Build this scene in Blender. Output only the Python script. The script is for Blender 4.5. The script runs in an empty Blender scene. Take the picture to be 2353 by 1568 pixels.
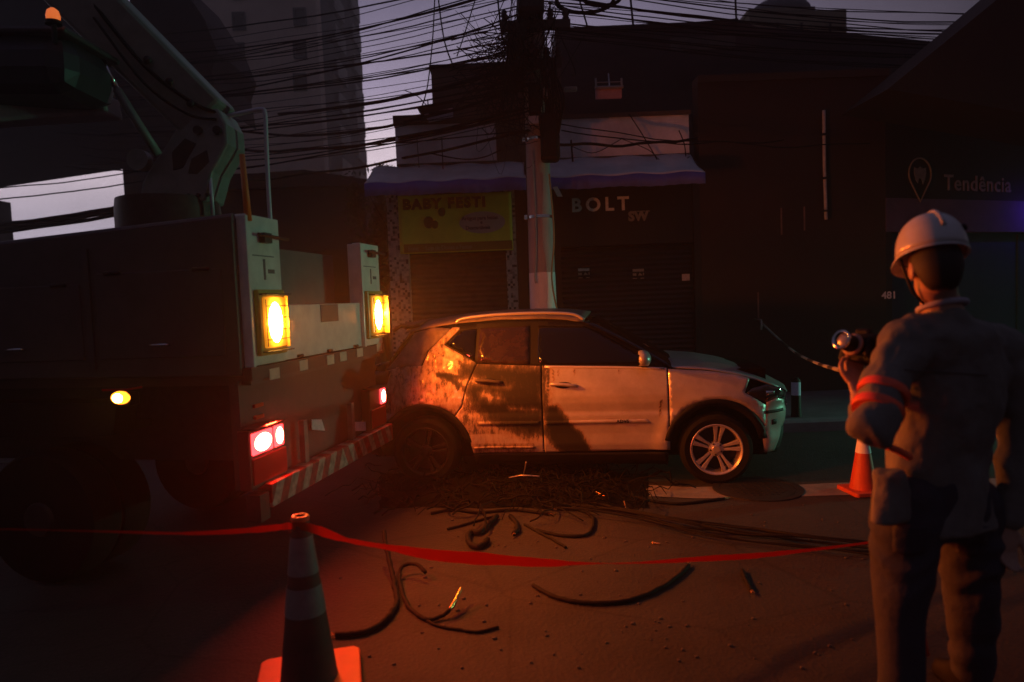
import bpy, bmesh, math, random
import numpy as np
from mathutils import Vector, Matrix, noise as mnoise
from mathutils.geometry import delaunay_2d_cdt
V = Vector
PI = math.pi
rad = math.radians
random.seed(7)
S = bpy.context.scene
COL = S.collection

# ------------------------------------------------------------------ camera
F_PX, CX, CY = 1568.0, 1176.5, 784.0          # the photo seen at 2353 x 1568
CAM = V((0, 0, 1.68))
RM = Matrix.Rotation(PI/2 - math.atan(94/1568), 3, 'X') @ Matrix.Rotation(rad(-2.2), 3, 'Z')
cd = bpy.data.cameras.new('camera'); co = bpy.data.objects.new('camera', cd); COL.objects.link(co)
co.location = CAM; co.rotation_euler = RM.to_euler()
cd.dof.use_dof = True; cd.dof.focus_distance = 6.4; cd.dof.aperture_fstop = 1.4
cd.sensor_width = 36; cd.lens = 36*F_PX/2353; cd.clip_end = 900; cd.clip_start = 0.05
S.camera = co
S.render.resolution_x, S.render.resolution_y = 1024, 682
def ray(px, py): return RM @ V(((px-CX)/F_PX, -(py-CY)/F_PX, -1))
def at(px, py, Y): d = ray(px, py); return CAM + d*(Y/d.y)
def gnd(px, py, z=0.0): d = ray(px, py); return CAM + d*((z-CAM.z)/d.z)
def onplane(px, py, p0, n): d = ray(px, py); return CAM + d*((V(p0)-CAM).dot(V(n))/d.dot(V(n)))

# ------------------------------------------------------------------ world (dusk), sun, exposure
W = bpy.data.worlds.new('World'); S.world = W; W.use_nodes = True
nt = W.node_tree; nt.nodes.clear()
def N(t, **k):
    n = nt.nodes.new(t)
    for a, b in k.items(): setattr(n, a, b)
    return n
tc = N('ShaderNodeTexCoord'); sp = N('ShaderNodeSeparateXYZ'); nt.links.new(tc.outputs['Generated'], sp.inputs[0])
rp = N('ShaderNodeValToRGB'); cr = rp.color_ramp; cr.interpolation = 'EASE'
stops = [(0.0, (.25, .21, .24)), (.10, (.62, .54, .66)), (.21, (1.05, .86, .98)), (.30, (.50, .42, .60)), (.43, (.31, .27, .43)), (.62, (.11, .10, .175)), (1, (.07, .066, .125))]
cr.elements[0].position = 0; cr.elements[0].color = (*stops[0][1], 1)
cr.elements[1].position = 1; cr.elements[1].color = (*stops[-1][1], 1)
for p, c in stops[1:-1]:
    e = cr.elements.new(p); e.color = (*c, 1)
nt.links.new(sp.outputs['Z'], rp.inputs[0])
dt = N('ShaderNodeVectorMath', operation='DOT_PRODUCT'); dt.inputs[1].default_value = (-.45, .893, 0)
nt.links.new(tc.outputs['Generated'], dt.inputs[0])
mr = N('ShaderNodeMapRange'); mr.inputs[1].default_value = .43; mr.inputs[2].default_value = .97; mr.inputs[3].default_value = .08; mr.inputs[4].default_value = 1.0
nt.links.new(dt.outputs['Value'], mr.inputs[0])
nz = N('ShaderNodeTexNoise'); nz.inputs['Scale'].default_value = 3.2; nz.inputs['Detail'].default_value = 5
mpw = N('ShaderNodeMapping'); mpw.inputs['Scale'].default_value = (1, 1, 3.5)
nt.links.new(tc.outputs['Generated'], mpw.inputs[0]); nt.links.new(mpw.outputs[0], nz.inputs['Vector'])
mr2 = N('ShaderNodeMapRange'); mr2.inputs[1].default_value = .3; mr2.inputs[2].default_value = .7; mr2.inputs[3].default_value = .8; mr2.inputs[4].default_value = 1.16
nt.links.new(nz.outputs[0], mr2.inputs[0])
ef = N('ShaderNodeMapRange'); ef.inputs[1].default_value = .45; ef.inputs[2].default_value = .8; ef.inputs[3].default_value = .08; ef.inputs[4].default_value = .8; nt.links.new(sp.outputs['Z'], ef.inputs[0])
mxf = N('ShaderNodeMath', operation='MAXIMUM'); nt.links.new(mr.outputs[0], mxf.inputs[0]); nt.links.new(ef.outputs[0], mxf.inputs[1])
mm = N('ShaderNodeMath', operation='MULTIPLY'); nt.links.new(mxf.outputs[0], mm.inputs[0]); nt.links.new(mr2.outputs[0], mm.inputs[1])
vm = N('ShaderNodeVectorMath', operation='SCALE'); nt.links.new(rp.outputs[0], vm.inputs[0]); nt.links.new(mm.outputs[0], vm.inputs['Scale'])
bg = N('ShaderNodeBackground'); bg.inputs[1].default_value = 0.8; nt.links.new(vm.outputs[0], bg.inputs[0])
ow = N('ShaderNodeOutputWorld'); nt.links.new(bg.outputs[0], ow.inputs[0])
sl = bpy.data.lights.new('sun', 'SUN'); sl.energy = 0.02; sl.angle = rad(20); sl.color = (1, .82, .86)
so = bpy.data.objects.new('sun', sl); COL.objects.link(so); so.rotation_euler = (rad(62), 0, rad(200))
S.view_settings.view_transform = 'Standard'; S.view_settings.look = 'None'; S.view_settings.exposure = 0; S.view_settings.gamma = 1
S.cycles.use_denoising = True
S.cycles.max_bounces = 6; S.cycles.sample_clamp_indirect = 4

# ------------------------------------------------------------------ materials
MATS = {}
def mat(name, base, rough=.6, metal=0., nscale=0, namt=.25, bump=0., bscale=60, emit=None, estr=0, coat=0., spec=None, stretch=None):
    if name in MATS: return MATS[name]
    m = bpy.data.materials.new(name); m.use_nodes = True; t = m.node_tree
    b = t.nodes['Principled BSDF']; b.inputs['Base Color'].default_value = (*base, 1)
    b.inputs['Roughness'].default_value = rough; b.inputs['Metallic'].default_value = metal
    if coat: b.inputs['Coat Weight'].default_value = coat; b.inputs['Coat Roughness'].default_value = .08
    if spec is not None: b.inputs['Specular IOR Level'].default_value = spec
    if emit: b.inputs['Emission Color'].default_value = (*emit, 1); b.inputs['Emission Strength'].default_value = estr
    if nscale or bump:
        tc = t.nodes.new('ShaderNodeTexCoord'); mp = t.nodes.new('ShaderNodeMapping')
        if stretch: mp.inputs['Scale'].default_value = stretch
        t.links.new(tc.outputs['Object'], mp.inputs[0])
    if nscale:
        n = t.nodes.new('ShaderNodeTexNoise'); n.inputs['Scale'].default_value = nscale; n.inputs['Detail'].default_value = 7; n.inputs['Roughness'].default_value = .65
        t.links.new(mp.outputs[0], n.inputs['Vector'])
        r = t.nodes.new('ShaderNodeValToRGB')
        r.color_ramp.elements[0].position = .3; r.color_ramp.elements[1].position = .72
        r.color_ramp.elements[0].color = (*[c*(1-namt) for c in base], 1); r.color_ramp.elements[1].color = (*[min(1, c*(1+namt)) for c in base], 1)
        t.links.new(n.outputs[0], r.inputs[0]); t.links.new(r.outputs[0], b.inputs['Base Color'])
        q = t.nodes.new('ShaderNodeMapRange'); q.inputs[3].default_value = max(.03, rough-.12); q.inputs[4].default_value = min(1, rough+.12)
        t.links.new(n.outputs[0], q.inputs[0]); t.links.new(q.outputs[0], b.inputs['Roughness'])
    if bump:
        n2 = t.nodes.new('ShaderNodeTexNoise'); n2.inputs['Scale'].default_value = bscale; n2.inputs['Detail'].default_value = 5
        t.links.new(mp.outputs[0], n2.inputs['Vector'])
        bp = t.nodes.new('ShaderNodeBump'); bp.inputs['Strength'].default_value = bump; bp.inputs['Distance'].default_value = .02
        t.links.new(n2.outputs[0], bp.inputs['Height']); t.links.new(bp.outputs[0], b.inputs['Normal'])
    MATS[name] = m; return m

def stripes(name, ca, cb, axis, freq, skew=None, mirror=None, rough=.6):
    """two-colour stripes across one object axis (optionally skewed and mirrored into a chevron)"""
    m = bpy.data.materials.new(name); m.use_nodes = True; t = m.node_tree; b = t.nodes['Principled BSDF']
    tc = t.nodes.new('ShaderNodeTexCoord'); s = t.nodes.new('ShaderNodeSeparateXYZ'); t.links.new(tc.outputs['Object'], s.inputs[0])
    def M(op, a, c):
        n = t.nodes.new('ShaderNodeMath'); n.operation = op
        for i, x in enumerate((a, c)):
            if x is None: continue
            if isinstance(x, (int, float)): n.inputs[i].default_value = x
            else: t.links.new(x, n.inputs[i])
        return n.outputs[0]
    v = s.outputs[axis]
    if mirror is not None: v = M('ABSOLUTE', M('SUBTRACT', v, mirror), None)
    if skew: v = M('ADD', v, M('MULTIPLY', s.outputs[skew[0]], skew[1]))
    fr = M('FRACT', M('MULTIPLY', v, freq), None); g = M('GREATER_THAN', fr, .5)
    mx = t.nodes.new('ShaderNodeMix'); mx.data_type = 'RGBA'; mx.inputs[6].default_value = (*ca, 1); mx.inputs[7].default_value = (*cb, 1)
    t.links.new(g, mx.inputs[0]); t.links.new(mx.outputs[2], b.inputs['Base Color']); b.inputs['Roughness'].default_value = rough
    n = t.nodes.new('ShaderNodeTexNoise'); n.inputs['Scale'].default_value = 18; n.inputs['Detail'].default_value = 6; t.links.new(tc.outputs['Object'], n.inputs['Vector'])
    mr = t.nodes.new('ShaderNodeMapRange'); mr.inputs[1].default_value = .35; mr.inputs[2].default_value = .62; mr.inputs[3].default_value = .45; t.links.new(n.outputs[0], mr.inputs[0])
    hs = t.nodes.new('ShaderNodeMix'); hs.data_type = 'RGBA'; hs.blend_type = 'MULTIPLY'; hs.inputs[0].default_value = 1
    t.links.new(mx.outputs[2], hs.inputs[6]); t.links.new(mr.outputs[0], hs.inputs[7]); t.links.new(hs.outputs[2], b.inputs['Base Color'])
    MATS[name] = m; return m

def tile_mat():
    m = bpy.data.materials.new('speckled_tile'); m.use_nodes = True; t = m.node_tree; b = t.nodes['Principled BSDF']; b.inputs['Roughness'].default_value = .35
    tc = t.nodes.new('ShaderNodeTexCoord'); sn = t.nodes.new('ShaderNodeVectorMath'); sn.operation = 'SNAP'; sn.inputs[1].default_value = (.035, .035, .035)
    t.links.new(tc.outputs['Object'], sn.inputs[0])
    w = t.nodes.new('ShaderNodeTexWhiteNoise'); t.links.new(sn.outputs[0], w.inputs[0])
    r = t.nodes.new('ShaderNodeValToRGB'); r.color_ramp.interpolation = 'CONSTANT'
    e = r.color_ramp.elements; e[0].color = (.05, .035, .03, 1); e[1].position = .13; e[1].color = (.22, .2, .19, 1)
    x = e.new(.3); x.color = (.42, .4, .4, 1); x = e.new(.75); x.color = (.33, .31, .32, 1)
    t.links.new(w.outputs[0], r.inputs[0]); t.links.new(r.outputs[0], b.inputs['Base Color'])
    return m
M_TILE = tile_mat()
def asphalt():
    m = bpy.data.materials.new('asphalt'); m.use_nodes = True; t = m.node_tree; b = t.nodes['Principled BSDF']
    tc = t.nodes.new('ShaderNodeTexCoord')
    n1 = t.nodes.new('ShaderNodeTexNoise'); n1.inputs['Scale'].default_value = .62; n1.inputs['Detail'].default_value = 8; n1.inputs['Roughness'].default_value = .7
    n2 = t.nodes.new('ShaderNodeTexNoise'); n2.inputs['Scale'].default_value = 110; n2.inputs['Detail'].default_value = 3
    v = t.nodes.new('ShaderNodeTexVoronoi'); v.inputs['Scale'].default_value = 46
    vc = t.nodes.new('ShaderNodeTexVoronoi'); vc.feature = 'DISTANCE_TO_EDGE'; vc.inputs['Scale'].default_value = .8
    for n in (n1, n2, v, vc): t.links.new(tc.outputs['Object'], n.inputs['Vector'])
    r = t.nodes.new('ShaderNodeValToRGB'); e = r.color_ramp.elements; e[0].position = .36; e[0].color = (.0095, .0098, .0093, 1); e[1].position = .68; e[1].color = (.036, .033, .030, 1)
    t.links.new(n1.outputs[0], r.inputs[0])
    mx = t.nodes.new('ShaderNodeMix'); mx.data_type = 'RGBA'; mx.blend_type = 'MULTIPLY'; mx.inputs[0].default_value = .8
    r2 = t.nodes.new('ShaderNodeValToRGB'); r2.color_ramp.elements[0].position = .25; r2.color_ramp.elements[0].color = (.45, .45, .45, 1); r2.color_ramp.elements[1].position = .8; r2.color_ramp.elements[1].color = (1.5, 1.5, 1.5, 1)
    t.links.new(n2.outputs[0], r2.inputs[0]); t.links.new(r.outputs[0], mx.inputs[6]); t.links.new(r2.outputs[0], mx.inputs[7])
    mc = t.nodes.new('ShaderNodeMapRange'); mc.inputs[1].default_value = .0; mc.inputs[2].default_value = .012; mc.inputs[3].default_value = .45; t.links.new(vc.outputs['Distance'], mc.inputs[0])
    mx2 = t.nodes.new('ShaderNodeMix'); mx2.data_type = 'RGBA'; mx2.blend_type = 'MULTIPLY'; mx2.inputs[0].default_value = .85
    t.links.new(mx.outputs[2], mx2.inputs[6]); t.links.new(mc.outputs[0], mx2.inputs[7]); t.links.new(mx2.outputs[2], b.inputs['Base Color'])
    b.inputs['Roughness'].default_value = .82
    ad = t.nodes.new('ShaderNodeMath'); ad.operation = 'ADD'; t.links.new(n2.outputs[0], ad.inputs[0]); t.links.new(v.outputs['Distance'], ad.inputs[1])
    bp = t.nodes.new('ShaderNodeBump'); bp.inputs['Strength'].default_value = .3; bp.inputs['Distance'].default_value = .010
    t.links.new(ad.outputs[0], bp.inputs['Height']); t.links.new(bp.outputs[0], b.inputs['Normal'])
    return m
def carpaint():
    """silver beige paint; attribute 'burn' carries where the fire scorched it, plus some truck shade at the tail"""
    m = bpy.data.materials.new('scorched_car_paint'); m.use_nodes = True; t = m.node_tree; b = t.nodes['Principled BSDF']
    at_ = t.nodes.new('ShaderNodeAttribute'); at_.attribute_name = 'burn_shade'
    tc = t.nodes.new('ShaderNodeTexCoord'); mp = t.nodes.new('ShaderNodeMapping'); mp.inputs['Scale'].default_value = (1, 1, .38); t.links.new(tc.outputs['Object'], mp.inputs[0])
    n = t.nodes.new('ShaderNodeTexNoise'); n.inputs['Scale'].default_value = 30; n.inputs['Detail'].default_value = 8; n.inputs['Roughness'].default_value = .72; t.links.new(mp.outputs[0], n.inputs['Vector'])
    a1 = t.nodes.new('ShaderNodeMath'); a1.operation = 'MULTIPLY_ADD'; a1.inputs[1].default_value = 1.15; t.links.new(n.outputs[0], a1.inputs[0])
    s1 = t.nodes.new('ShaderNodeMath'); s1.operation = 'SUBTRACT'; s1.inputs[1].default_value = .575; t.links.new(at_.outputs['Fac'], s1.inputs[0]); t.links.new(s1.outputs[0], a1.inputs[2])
    r = t.nodes.new('ShaderNodeValToRGB'); e = r.color_ramp.elements
    e[0].position = .16; e[0].color = (.50, .47, .43, 1); e[1].position = .86; e[1].color = (.012, .011, .010, 1)
    x = e.new(.40); x.color = (.36, .27, .19, 1); x = e.new(.52); x.color = (.10, .075, .055, 1); x = e.new(.70); x.color = (.045, .034, .027, 1)
    t.links.new(a1.outputs[0], r.inputs[0])
    n2 = t.nodes.new('ShaderNodeTexNoise'); n2.inputs['Scale'].default_value = 5; n2.inputs['Detail'].default_value = 9; n2.inputs['Roughness'].default_value = .7; t.links.new(tc.outputs['Object'], n2.inputs['Vector'])
    r2 = t.nodes.new('ShaderNodeValToRGB'); r2.color_ramp.elements[0].position = .3; r2.color_ramp.elements[0].color = (.72, .70, .68, 1); r2.color_ramp.elements[1].position = .65; r2.color_ramp.elements[1].color = (1, 1, 1, 1); t.links.new(n2.outputs[0], r2.inputs[0])
    mx = t.nodes.new('ShaderNodeMix'); mx.data_type = 'RGBA'; mx.blend_type = 'MULTIPLY'; mx.inputs[0].default_value = 1; t.links.new(r.outputs[0], mx.inputs[6]); t.links.new(r2.outputs[0], mx.inputs[7])
    t.links.new(mx.outputs[2], b.inputs['Base Color'])
    q = t.nodes.new('ShaderNodeMapRange'); q.inputs[1].default_value = .2; q.inputs[2].default_value = .6; q.inputs[3].default_value = .38; q.inputs[4].default_value = .85; t.links.new(a1.outputs[0], q.inputs[0]); t.links.new(q.outputs[0], b.inputs['Roughness'])
    q2 = t.nodes.new('ShaderNodeMapRange'); q2.inputs[1].default_value = .2; q2.inputs[2].default_value = .5; q2.inputs[3].default_value = .25; q2.inputs[4].default_value = 0; t.links.new(a1.outputs[0], q2.inputs[0]); t.links.new(q2.outputs[0], b.inputs['Metallic'])
    q3 = t.nodes.new('ShaderNodeMapRange'); q3.inputs[1].default_value = .2; q3.inputs[2].default_value = .5; q3.inputs[3].default_value = .5; q3.inputs[4].default_value = 0; t.links.new(a1.outputs[0], q3.inputs[0]); t.links.new(q3.outputs[0], b.inputs['Coat Weight'])
    bp = t.nodes.new('ShaderNodeBump'); bp.inputs['Strength'].default_value = .12; bp.inputs['Distance'].default_value = .01
    t.links.new(a1.outputs[0], bp.inputs['Height']); t.links.new(bp.outputs[0], b.inputs['Normal'])
    return m
M_PAINT = carpaint()
M_ASPH = asphalt()
M_GLASS = mat('tinted_glass', (.003, .003, .0033), .06, 0)
M_BLACK = mat('black_plastic', (.0065, .0065, .0065), .6, 0, 30, .3, spec=.25)
M_RUB = mat('tyre_rubber', (.007, .007, .007), .85, 0, 40, .3, .2, 90, spec=.2)
M_ALLOY = mat('alloy', (.48, .46, .44), .36, .45, 30, .12)
M_CHROME = mat('chrome', (.75, .75, .76), .12, 1)
M_DARKMET = mat('dark_steel', (.035, .033, .032), .5, .4, 20, .35)
M_WIRE = mat('cable_sheath', (.009, .009, .0095), .75, 0, 20, .3, spec=.15)
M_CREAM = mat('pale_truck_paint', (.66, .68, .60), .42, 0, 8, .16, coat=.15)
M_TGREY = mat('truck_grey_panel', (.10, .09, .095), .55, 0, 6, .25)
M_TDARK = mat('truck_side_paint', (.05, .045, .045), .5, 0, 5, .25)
M_BOOM = mat('boom_paint', (.20, .215, .195), .45, 0, 7, .22)
M_AMBER = mat('amber_lit_lens', (.9, .4, .03), .2, 0, emit=(1, .50, .085), estr=110)
M_AMBERF = mat('amber_lens_rim', (.9, .35, .02), .2, 0, emit=(1, .42, .02), estr=3.2)
M_REDL = mat('red_lit_lens', (.8, .03, .02), .2, 0, emit=(1, .045, .05), estr=5)
M_REDC = mat('red_lit_core', (.8, .3, .2), .2, 0, emit=(1, .34, .16), estr=30)
M_REDD = mat('red_lens', (.42, .012, .012), .25, 0, coat=.4)
M_CONC = mat('concrete', (.24, .23, .22), .85, 0, 5, .25, .25, 40)
M_POLE = mat('pole_concrete', (.40, .37, .36), .8, 0, 4, .28, .2, 50, stretch=(1, 1, .25))
M_WHITEP = mat('white_paint_band', (.84, .83, .82), .6, 0, 6, .16, stretch=(1, 1, .3))
M_PLASTER = mat('white_plaster', (.82, .76, .78), .85, 0, 2.2, .25, .2, 30)
M_BROWNW = mat('brown_painted_wall', (.036, .020, .016), .8, 0, 1.3, .22, .2, 30)
M_BRICK = mat('bare_brick_dark', (.105, .07, .055), .9, 0, 1.6, .3, .3, 20)
M_BLACKW = mat('black_painted_wall', (.013, .012, .012), .6, 0, 3, .3)
M_AWN = mat('grey_awning_cloth', (.60, .62, .66), .8, 0, 2.5, .18)
M_AWNB = mat('blue_awning_valance', (.11, .115, .44), .8, 0, 4, .2)
M_SHUT = mat('brown_shutter', (.10, .07, .055), .55, .2, 6, .25)
M_SHUTB = mat('black_shutter', (.014, .013, .013), .5, .1, 6, .25)
M_LET = mat('grey_lettering', (.85, .84, .84), .6, 0, 20, .15)
M_LETD = mat('faint_lettering', (.26, .25, .23), .6, 0, 20, .2)
M_YEL = mat('yellow_banner', (.82, .72, .09), .6, 0, 3, .15)
M_ORT = mat('orange_brown_lettering', (.22, .07, .012), .6)
M_PALEV = mat('pale_violet_patch', (.42, .38, .42), .6, 0, 3, .1)
M_GRN = mat('dark_green_print', (.05, .085, .03), .6)
M_PAPER = mat('paper', (.55, .5, .5), .8, 0, 30, .2)
M_PINK = mat('pink_board', (.62, .32, .34), .6, 0, 10, .15)
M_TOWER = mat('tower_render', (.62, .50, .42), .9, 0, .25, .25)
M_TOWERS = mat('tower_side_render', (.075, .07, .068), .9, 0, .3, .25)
M_BALC = mat('balcony_slab', (.30, .29, .28), .85, 0, .8, .2)
M_WIN = mat('dark_window', (.012, .012, .014), .25)
M_ROOF = mat('dark_roof_tiles', (.035, .018, .016), .9, 0, 8, .35)
M_HOUSE = mat('dark_house_wall', (.045, .038, .037), .9, 0, .8, .3)
M_YWALL = mat('far_yellow_wall', (.22, .175, .10), .9, 0, .5, .2)
M_LEAF = mat('dark_leaves', (.045, .06, .028), .75, 0, 3, .4)
M_BARK = mat('bark', (.06, .045, .035), .9, 0, 8, .3)
M_ORANGE = mat('orange_cone_rubber', (.58, .085, .025), .5, 0, 10, .15)
M_CONEDK = mat('shaded_cone_rubber', (.045, .026, .021), .7, 0, 6, .35)  # cone body coloured dark for the shade on its near side
M_BAND = mat('grey_reflective_band', (.15, .16, .15), .55, 0, 12, .25)
M_SKIN = mat('skin', (.42, .24, .165), .5, 0, 18, .12, .05, 120)
M_HAIR = mat('dark_hair', (.012, .010, .009), .7, 0, 60, .3)
M_SHIRT = mat('khaki_grey_work_shirt', (.150, .150, .130), .85, 0, 12, .18, .3, 28)
M_TROU = mat('grey_blue_trousers', (.034, .037, .050), .88, 0, 9, .2, .3, 26)
M_HELM = mat('white_helmet_shell', (.56, .56, .54), .3, 0, 5, .08, coat=.4)
M_TAPE = bpy.data.materials.new('red_translucent_tape'); M_TAPE.use_nodes = True
_t = M_TAPE.node_tree; _b = _t.nodes['Principled BSDF']; _b.inputs['Base Color'].default_value = (.50, .014, .008, 1); _b.inputs['Roughness'].default_value = .4
_tr = _t.nodes.new('ShaderNodeBsdfTranslucent'); _tr.inputs[0].default_value = (.17, .005, .003, 1); _mx = _t.nodes.new('ShaderNodeMixShader'); _mx.inputs[0].default_value = .45
_t.links.new(_b.outputs[0], _mx.inputs[1]); _t.links.new(_tr.outputs[0], _mx.inputs[2]); _t.links.new(_mx.outputs[0], _t.nodes['Material Output'].inputs['Surface'])
M_STRIPE = mat('orange_reflective_tape', (.95, .10, .03), .35)
M_COPPER = mat('bare_copper', (.85, .50, .18), .25, .9)
M_SOOT = mat('soot', (.007, .0065, .006), .98, 0, 6, .5, .5, 30, spec=.05)
M_DOORB = mat('dark_blue_door', (.018, .021, .05), .5, 0, 4, .2)
M_LINTEL = mat('plum_wall_band', (.16, .10, .17), .75, 0, 3, .2)
M_CHEV = stripes('red_cream_chevron', (.30, .025, .018), (.33, .30, .24), 'Y', 5.6, ('Z', .55), 1.06)
M_CORD = stripes('striped_cord', (.03, .03, .03), (.42, .44, .38), 'X', 3.2)

# ------------------------------------------------------------------ helpers
def lerp(a, b, t): return a + (b-a)*t
def interp(tab, x):
    xs = [p[0] for p in tab]; ys = [p[1] for p in tab]
    return float(np.interp(x, xs, ys))
class MB:
    def __init__(s): s.v = []; s.f = []
    def add(s, vs, fs):
        o = len(s.v); s.v += [V(p) for p in vs]; s.f += [tuple(i+o for i in f) for f in fs]; return s
    def box(s, a, b):
        x0, y0, z0 = a; x1, y1, z1 = b
        return s.add([(x0,y0,z0),(x1,y0,z0),(x1,y1,z0),(x0,y1,z0),(x0,y0,z1),(x1,y0,z1),(x1,y1,z1),(x0,y1,z1)],
                     [(0,3,2,1),(4,5,6,7),(0,1,5,4),(1,2,6,5),(2,3,7,6),(3,0,4,7)])
    def obox(s, c, ax, ay, az):
        c, ax, ay, az = V(c), V(ax), V(ay), V(az)
        vs = [c+sx*ax+sy*ay+sz*az for sz in (-1,1) for sx, sy in ((-1,-1),(1,-1),(1,1),(-1,1))]
        return s.add(vs, [(0,3,2,1),(4,5,6,7),(0,1,5,4),(1,2,6,5),(2,3,7,6),(3,0,4,7)])
    def prism(s, pts, vec):
        pts = [V(p) for p in pts]; n = len(pts); vec = V(vec)
        fs = [tuple(range(n)), tuple(range(2*n-1, n-1, -1))] + [(i, i+n, (i+1) % n + n, (i+1) % n) for i in range(n)]
        return s.add(pts + [p+vec for p in pts], fs)
    def tube(s, path, r, n=8, caps=True, closed=False, flat=None):
        path = [V(p) for p in path]; m = len(path); rr = r if isinstance(r, (list, tuple)) else [r]*m
        up = None; o = len(s.v); vs = []
        for i, p in enumerate(path):
            if closed: t = path[(i+1) % m]-path[i-1]
            else: t = path[min(i+1, m-1)]-path[max(i-1, 0)]
            t = t.normalized() if t.length > 1e-9 else V((0,0,1))
            if up is None: up = V((0,0,1)) if abs(t.z) < .9 else V((0,1,0))
            a = t.cross(up); a = a.normalized() if a.length > 1e-6 else t.orthogonal().normalized(); up = a.cross(t).normalized()
            ra = rr[i]; rb = ra
            if isinstance(ra, (tuple, list)): ra, rb = ra
            for k in range(n):
                q = 2*PI*k/n; vs.append(p + a*math.cos(q)*ra + up*math.sin(q)*rb)
        fs = []
        for i in range(m if closed else m-1):
            j = (i+1) % m
            for k in range(n): k2 = (k+1) % n; fs.append((i*n+k, i*n+k2, j*n+k2, j*n+k))
        if caps and not closed: fs += [tuple(range(n-1, -1, -1)), tuple(range((m-1)*n, m*n))]
        return s.add(vs, fs)
    def ell(s, path, radii, ax, ay=None, n=18):
        """loft of ellipses along a path; radii (ra, rb) along fixed axes ax / ay"""
        m = len(path); vs = []
        for p, (ra, rb) in zip(path, radii):
            for k in range(n):
                q = 2*PI*k/n; vs.append(V(p) + V(ax)*math.cos(q)*ra + V(ay)*math.sin(q)*rb)
        fs = [(i*n+k, i*n+(k+1) % n, (i+1)*n+(k+1) % n, (i+1)*n+k) for i in range(m-1) for k in range(n)]
        return s.add(vs, fs + [tuple(range(n-1, -1, -1)), tuple(range((m-1)*n, m*n))])
    def lathe(s, prof, o=(0,0,0), ax=(0,0,1), n=32, close=True):
        o = V(o); ax = V(ax).normalized(); a = ax.orthogonal().normalized(); b = ax.cross(a); vs = []
        for r, z in prof:
            for k in range(n): q = 2*PI*k/n; vs.append(o + ax*z + (a*math.cos(q)+b*math.sin(q))*r)
        m = len(prof)
        fs = [(i*n+k, i*n+(k+1) % n, (i+1)*n+(k+1) % n, (i+1)*n+k) for i in range(m-1) for k in range(n)]
        if close: fs += [tuple(range(n-1, -1, -1)), tuple(range((m-1)*n, m*n))]
        return s.add(vs, fs)
    def ball(s, c, rx, ry=None, rz=None, axes=None, n=16, m=10):
        ry = ry or rx; rz = rz or rx; A = axes or (V((1,0,0)), V((0,1,0)), V((0,0,1))); c = V(c); vs = []; fs = []
        for i in range(m+1):
            th = PI*i/m
            for k in range(n):
                q = 2*PI*k/n; vs.append(c + A[0]*rx*math.sin(th)*math.cos(q) + A[1]*ry*math.sin(th)*math.sin(q) + A[2]*rz*math.cos(th))
        for i in range(m):
            for k in range(n): fs.append((i*n+k, (i+1)*n+k, (i+1)*n+(k+1) % n, i*n+(k+1) % n))
        return s.add(vs, fs)
    def grid(s, fn, nu, nv):
        vs = [fn(i/nu, j/nv) for i in range(nu+1) for j in range(nv+1)]
        return s.add(vs, [(i*(nv+1)+j, (i+1)*(nv+1)+j, (i+1)*(nv+1)+j+1, i*(nv+1)+j+1) for i in range(nu) for j in range(nv)])
    def mesh(s, name, m, smooth=False, inv=None):
        me = bpy.data.meshes.new(name); vs = [inv @ p for p in s.v] if inv else s.v
        me.from_pydata([tuple(p) for p in vs], [], s.f); me.validate()
        bm = bmesh.new(); bm.from_mesh(me); bmesh.ops.remove_doubles(bm, verts=bm.verts, dist=1e-5); bmesh.ops.recalc_face_normals(bm, faces=bm.faces); bm.to_mesh(me); bm.free()
        me.materials.append(m)
        if smooth: me.shade_smooth()
        return me
    def build(s, name, m, parent=None, world=True, smooth=False, bevel=0, solid=0, angle=None):
        """parent: an object; world=True when the points are world points"""
        inv = None
        if parent is not None and world: inv = wm(parent).inverted()
        o = bpy.data.objects.new(name, s.mesh(name, m, smooth, inv)); COL.objects.link(o)
        if parent is not None: o.parent = parent
        if solid:
            k = o.modifiers.new('solid', 'SOLIDIFY'); k.thickness = solid; k.offset = 0
        if bevel:
            k = o.modifiers.new('bevel', 'BEVEL'); k.width = bevel; k.segments = 2; k.limit_method = 'ANGLE'; k.angle_limit = rad(40)
        if angle: o.data.set_sharp_from_angle(angle=rad(angle))
        return o
def lm(o): return Matrix.LocRotScale(o.location, o.rotation_euler, o.scale)
def wm(o): return (wm(o.parent) @ lm(o)) if o.parent else lm(o)
def tag(o, label, cat=None, group=None, kind=None):
    if label: o['label'] = label
    if cat: o['category'] = cat
    if group: o['group'] = group
    if kind: o['kind'] = kind
    return o
def thing(name, label, cat, loc=(0,0,0), rz=0, group=None):
    o = bpy.data.objects.new(name, None); COL.objects.link(o); o.location = loc; o.rotation_euler = (0,0,rz); o.empty_display_size = .1
    return tag(o, label, cat, group)
def single(mb, name, m, label, cat, loc=None, group=None, kind=None, **k):
    """a thing that is one mesh; origin at loc"""
    if loc is None:
        xs = [p.x for p in mb.v]; ys = [p.y for p in mb.v]; loc = (sum(xs)/len(xs), sum(ys)/len(ys), min(p.z for p in mb.v))
    loc = V(loc); mb.v = [p-loc for p in mb.v]
    o = mb.build(name, m, None, **k); o.location = loc
    return tag(o, label, cat, group, kind)
def copy_tree(o, parent=None):
    c = o.copy(); COL.objects.link(c); c.parent = parent
    for ch in list(o.children):
        if ch != c: copy_tree(ch, c)
    return c
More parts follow.
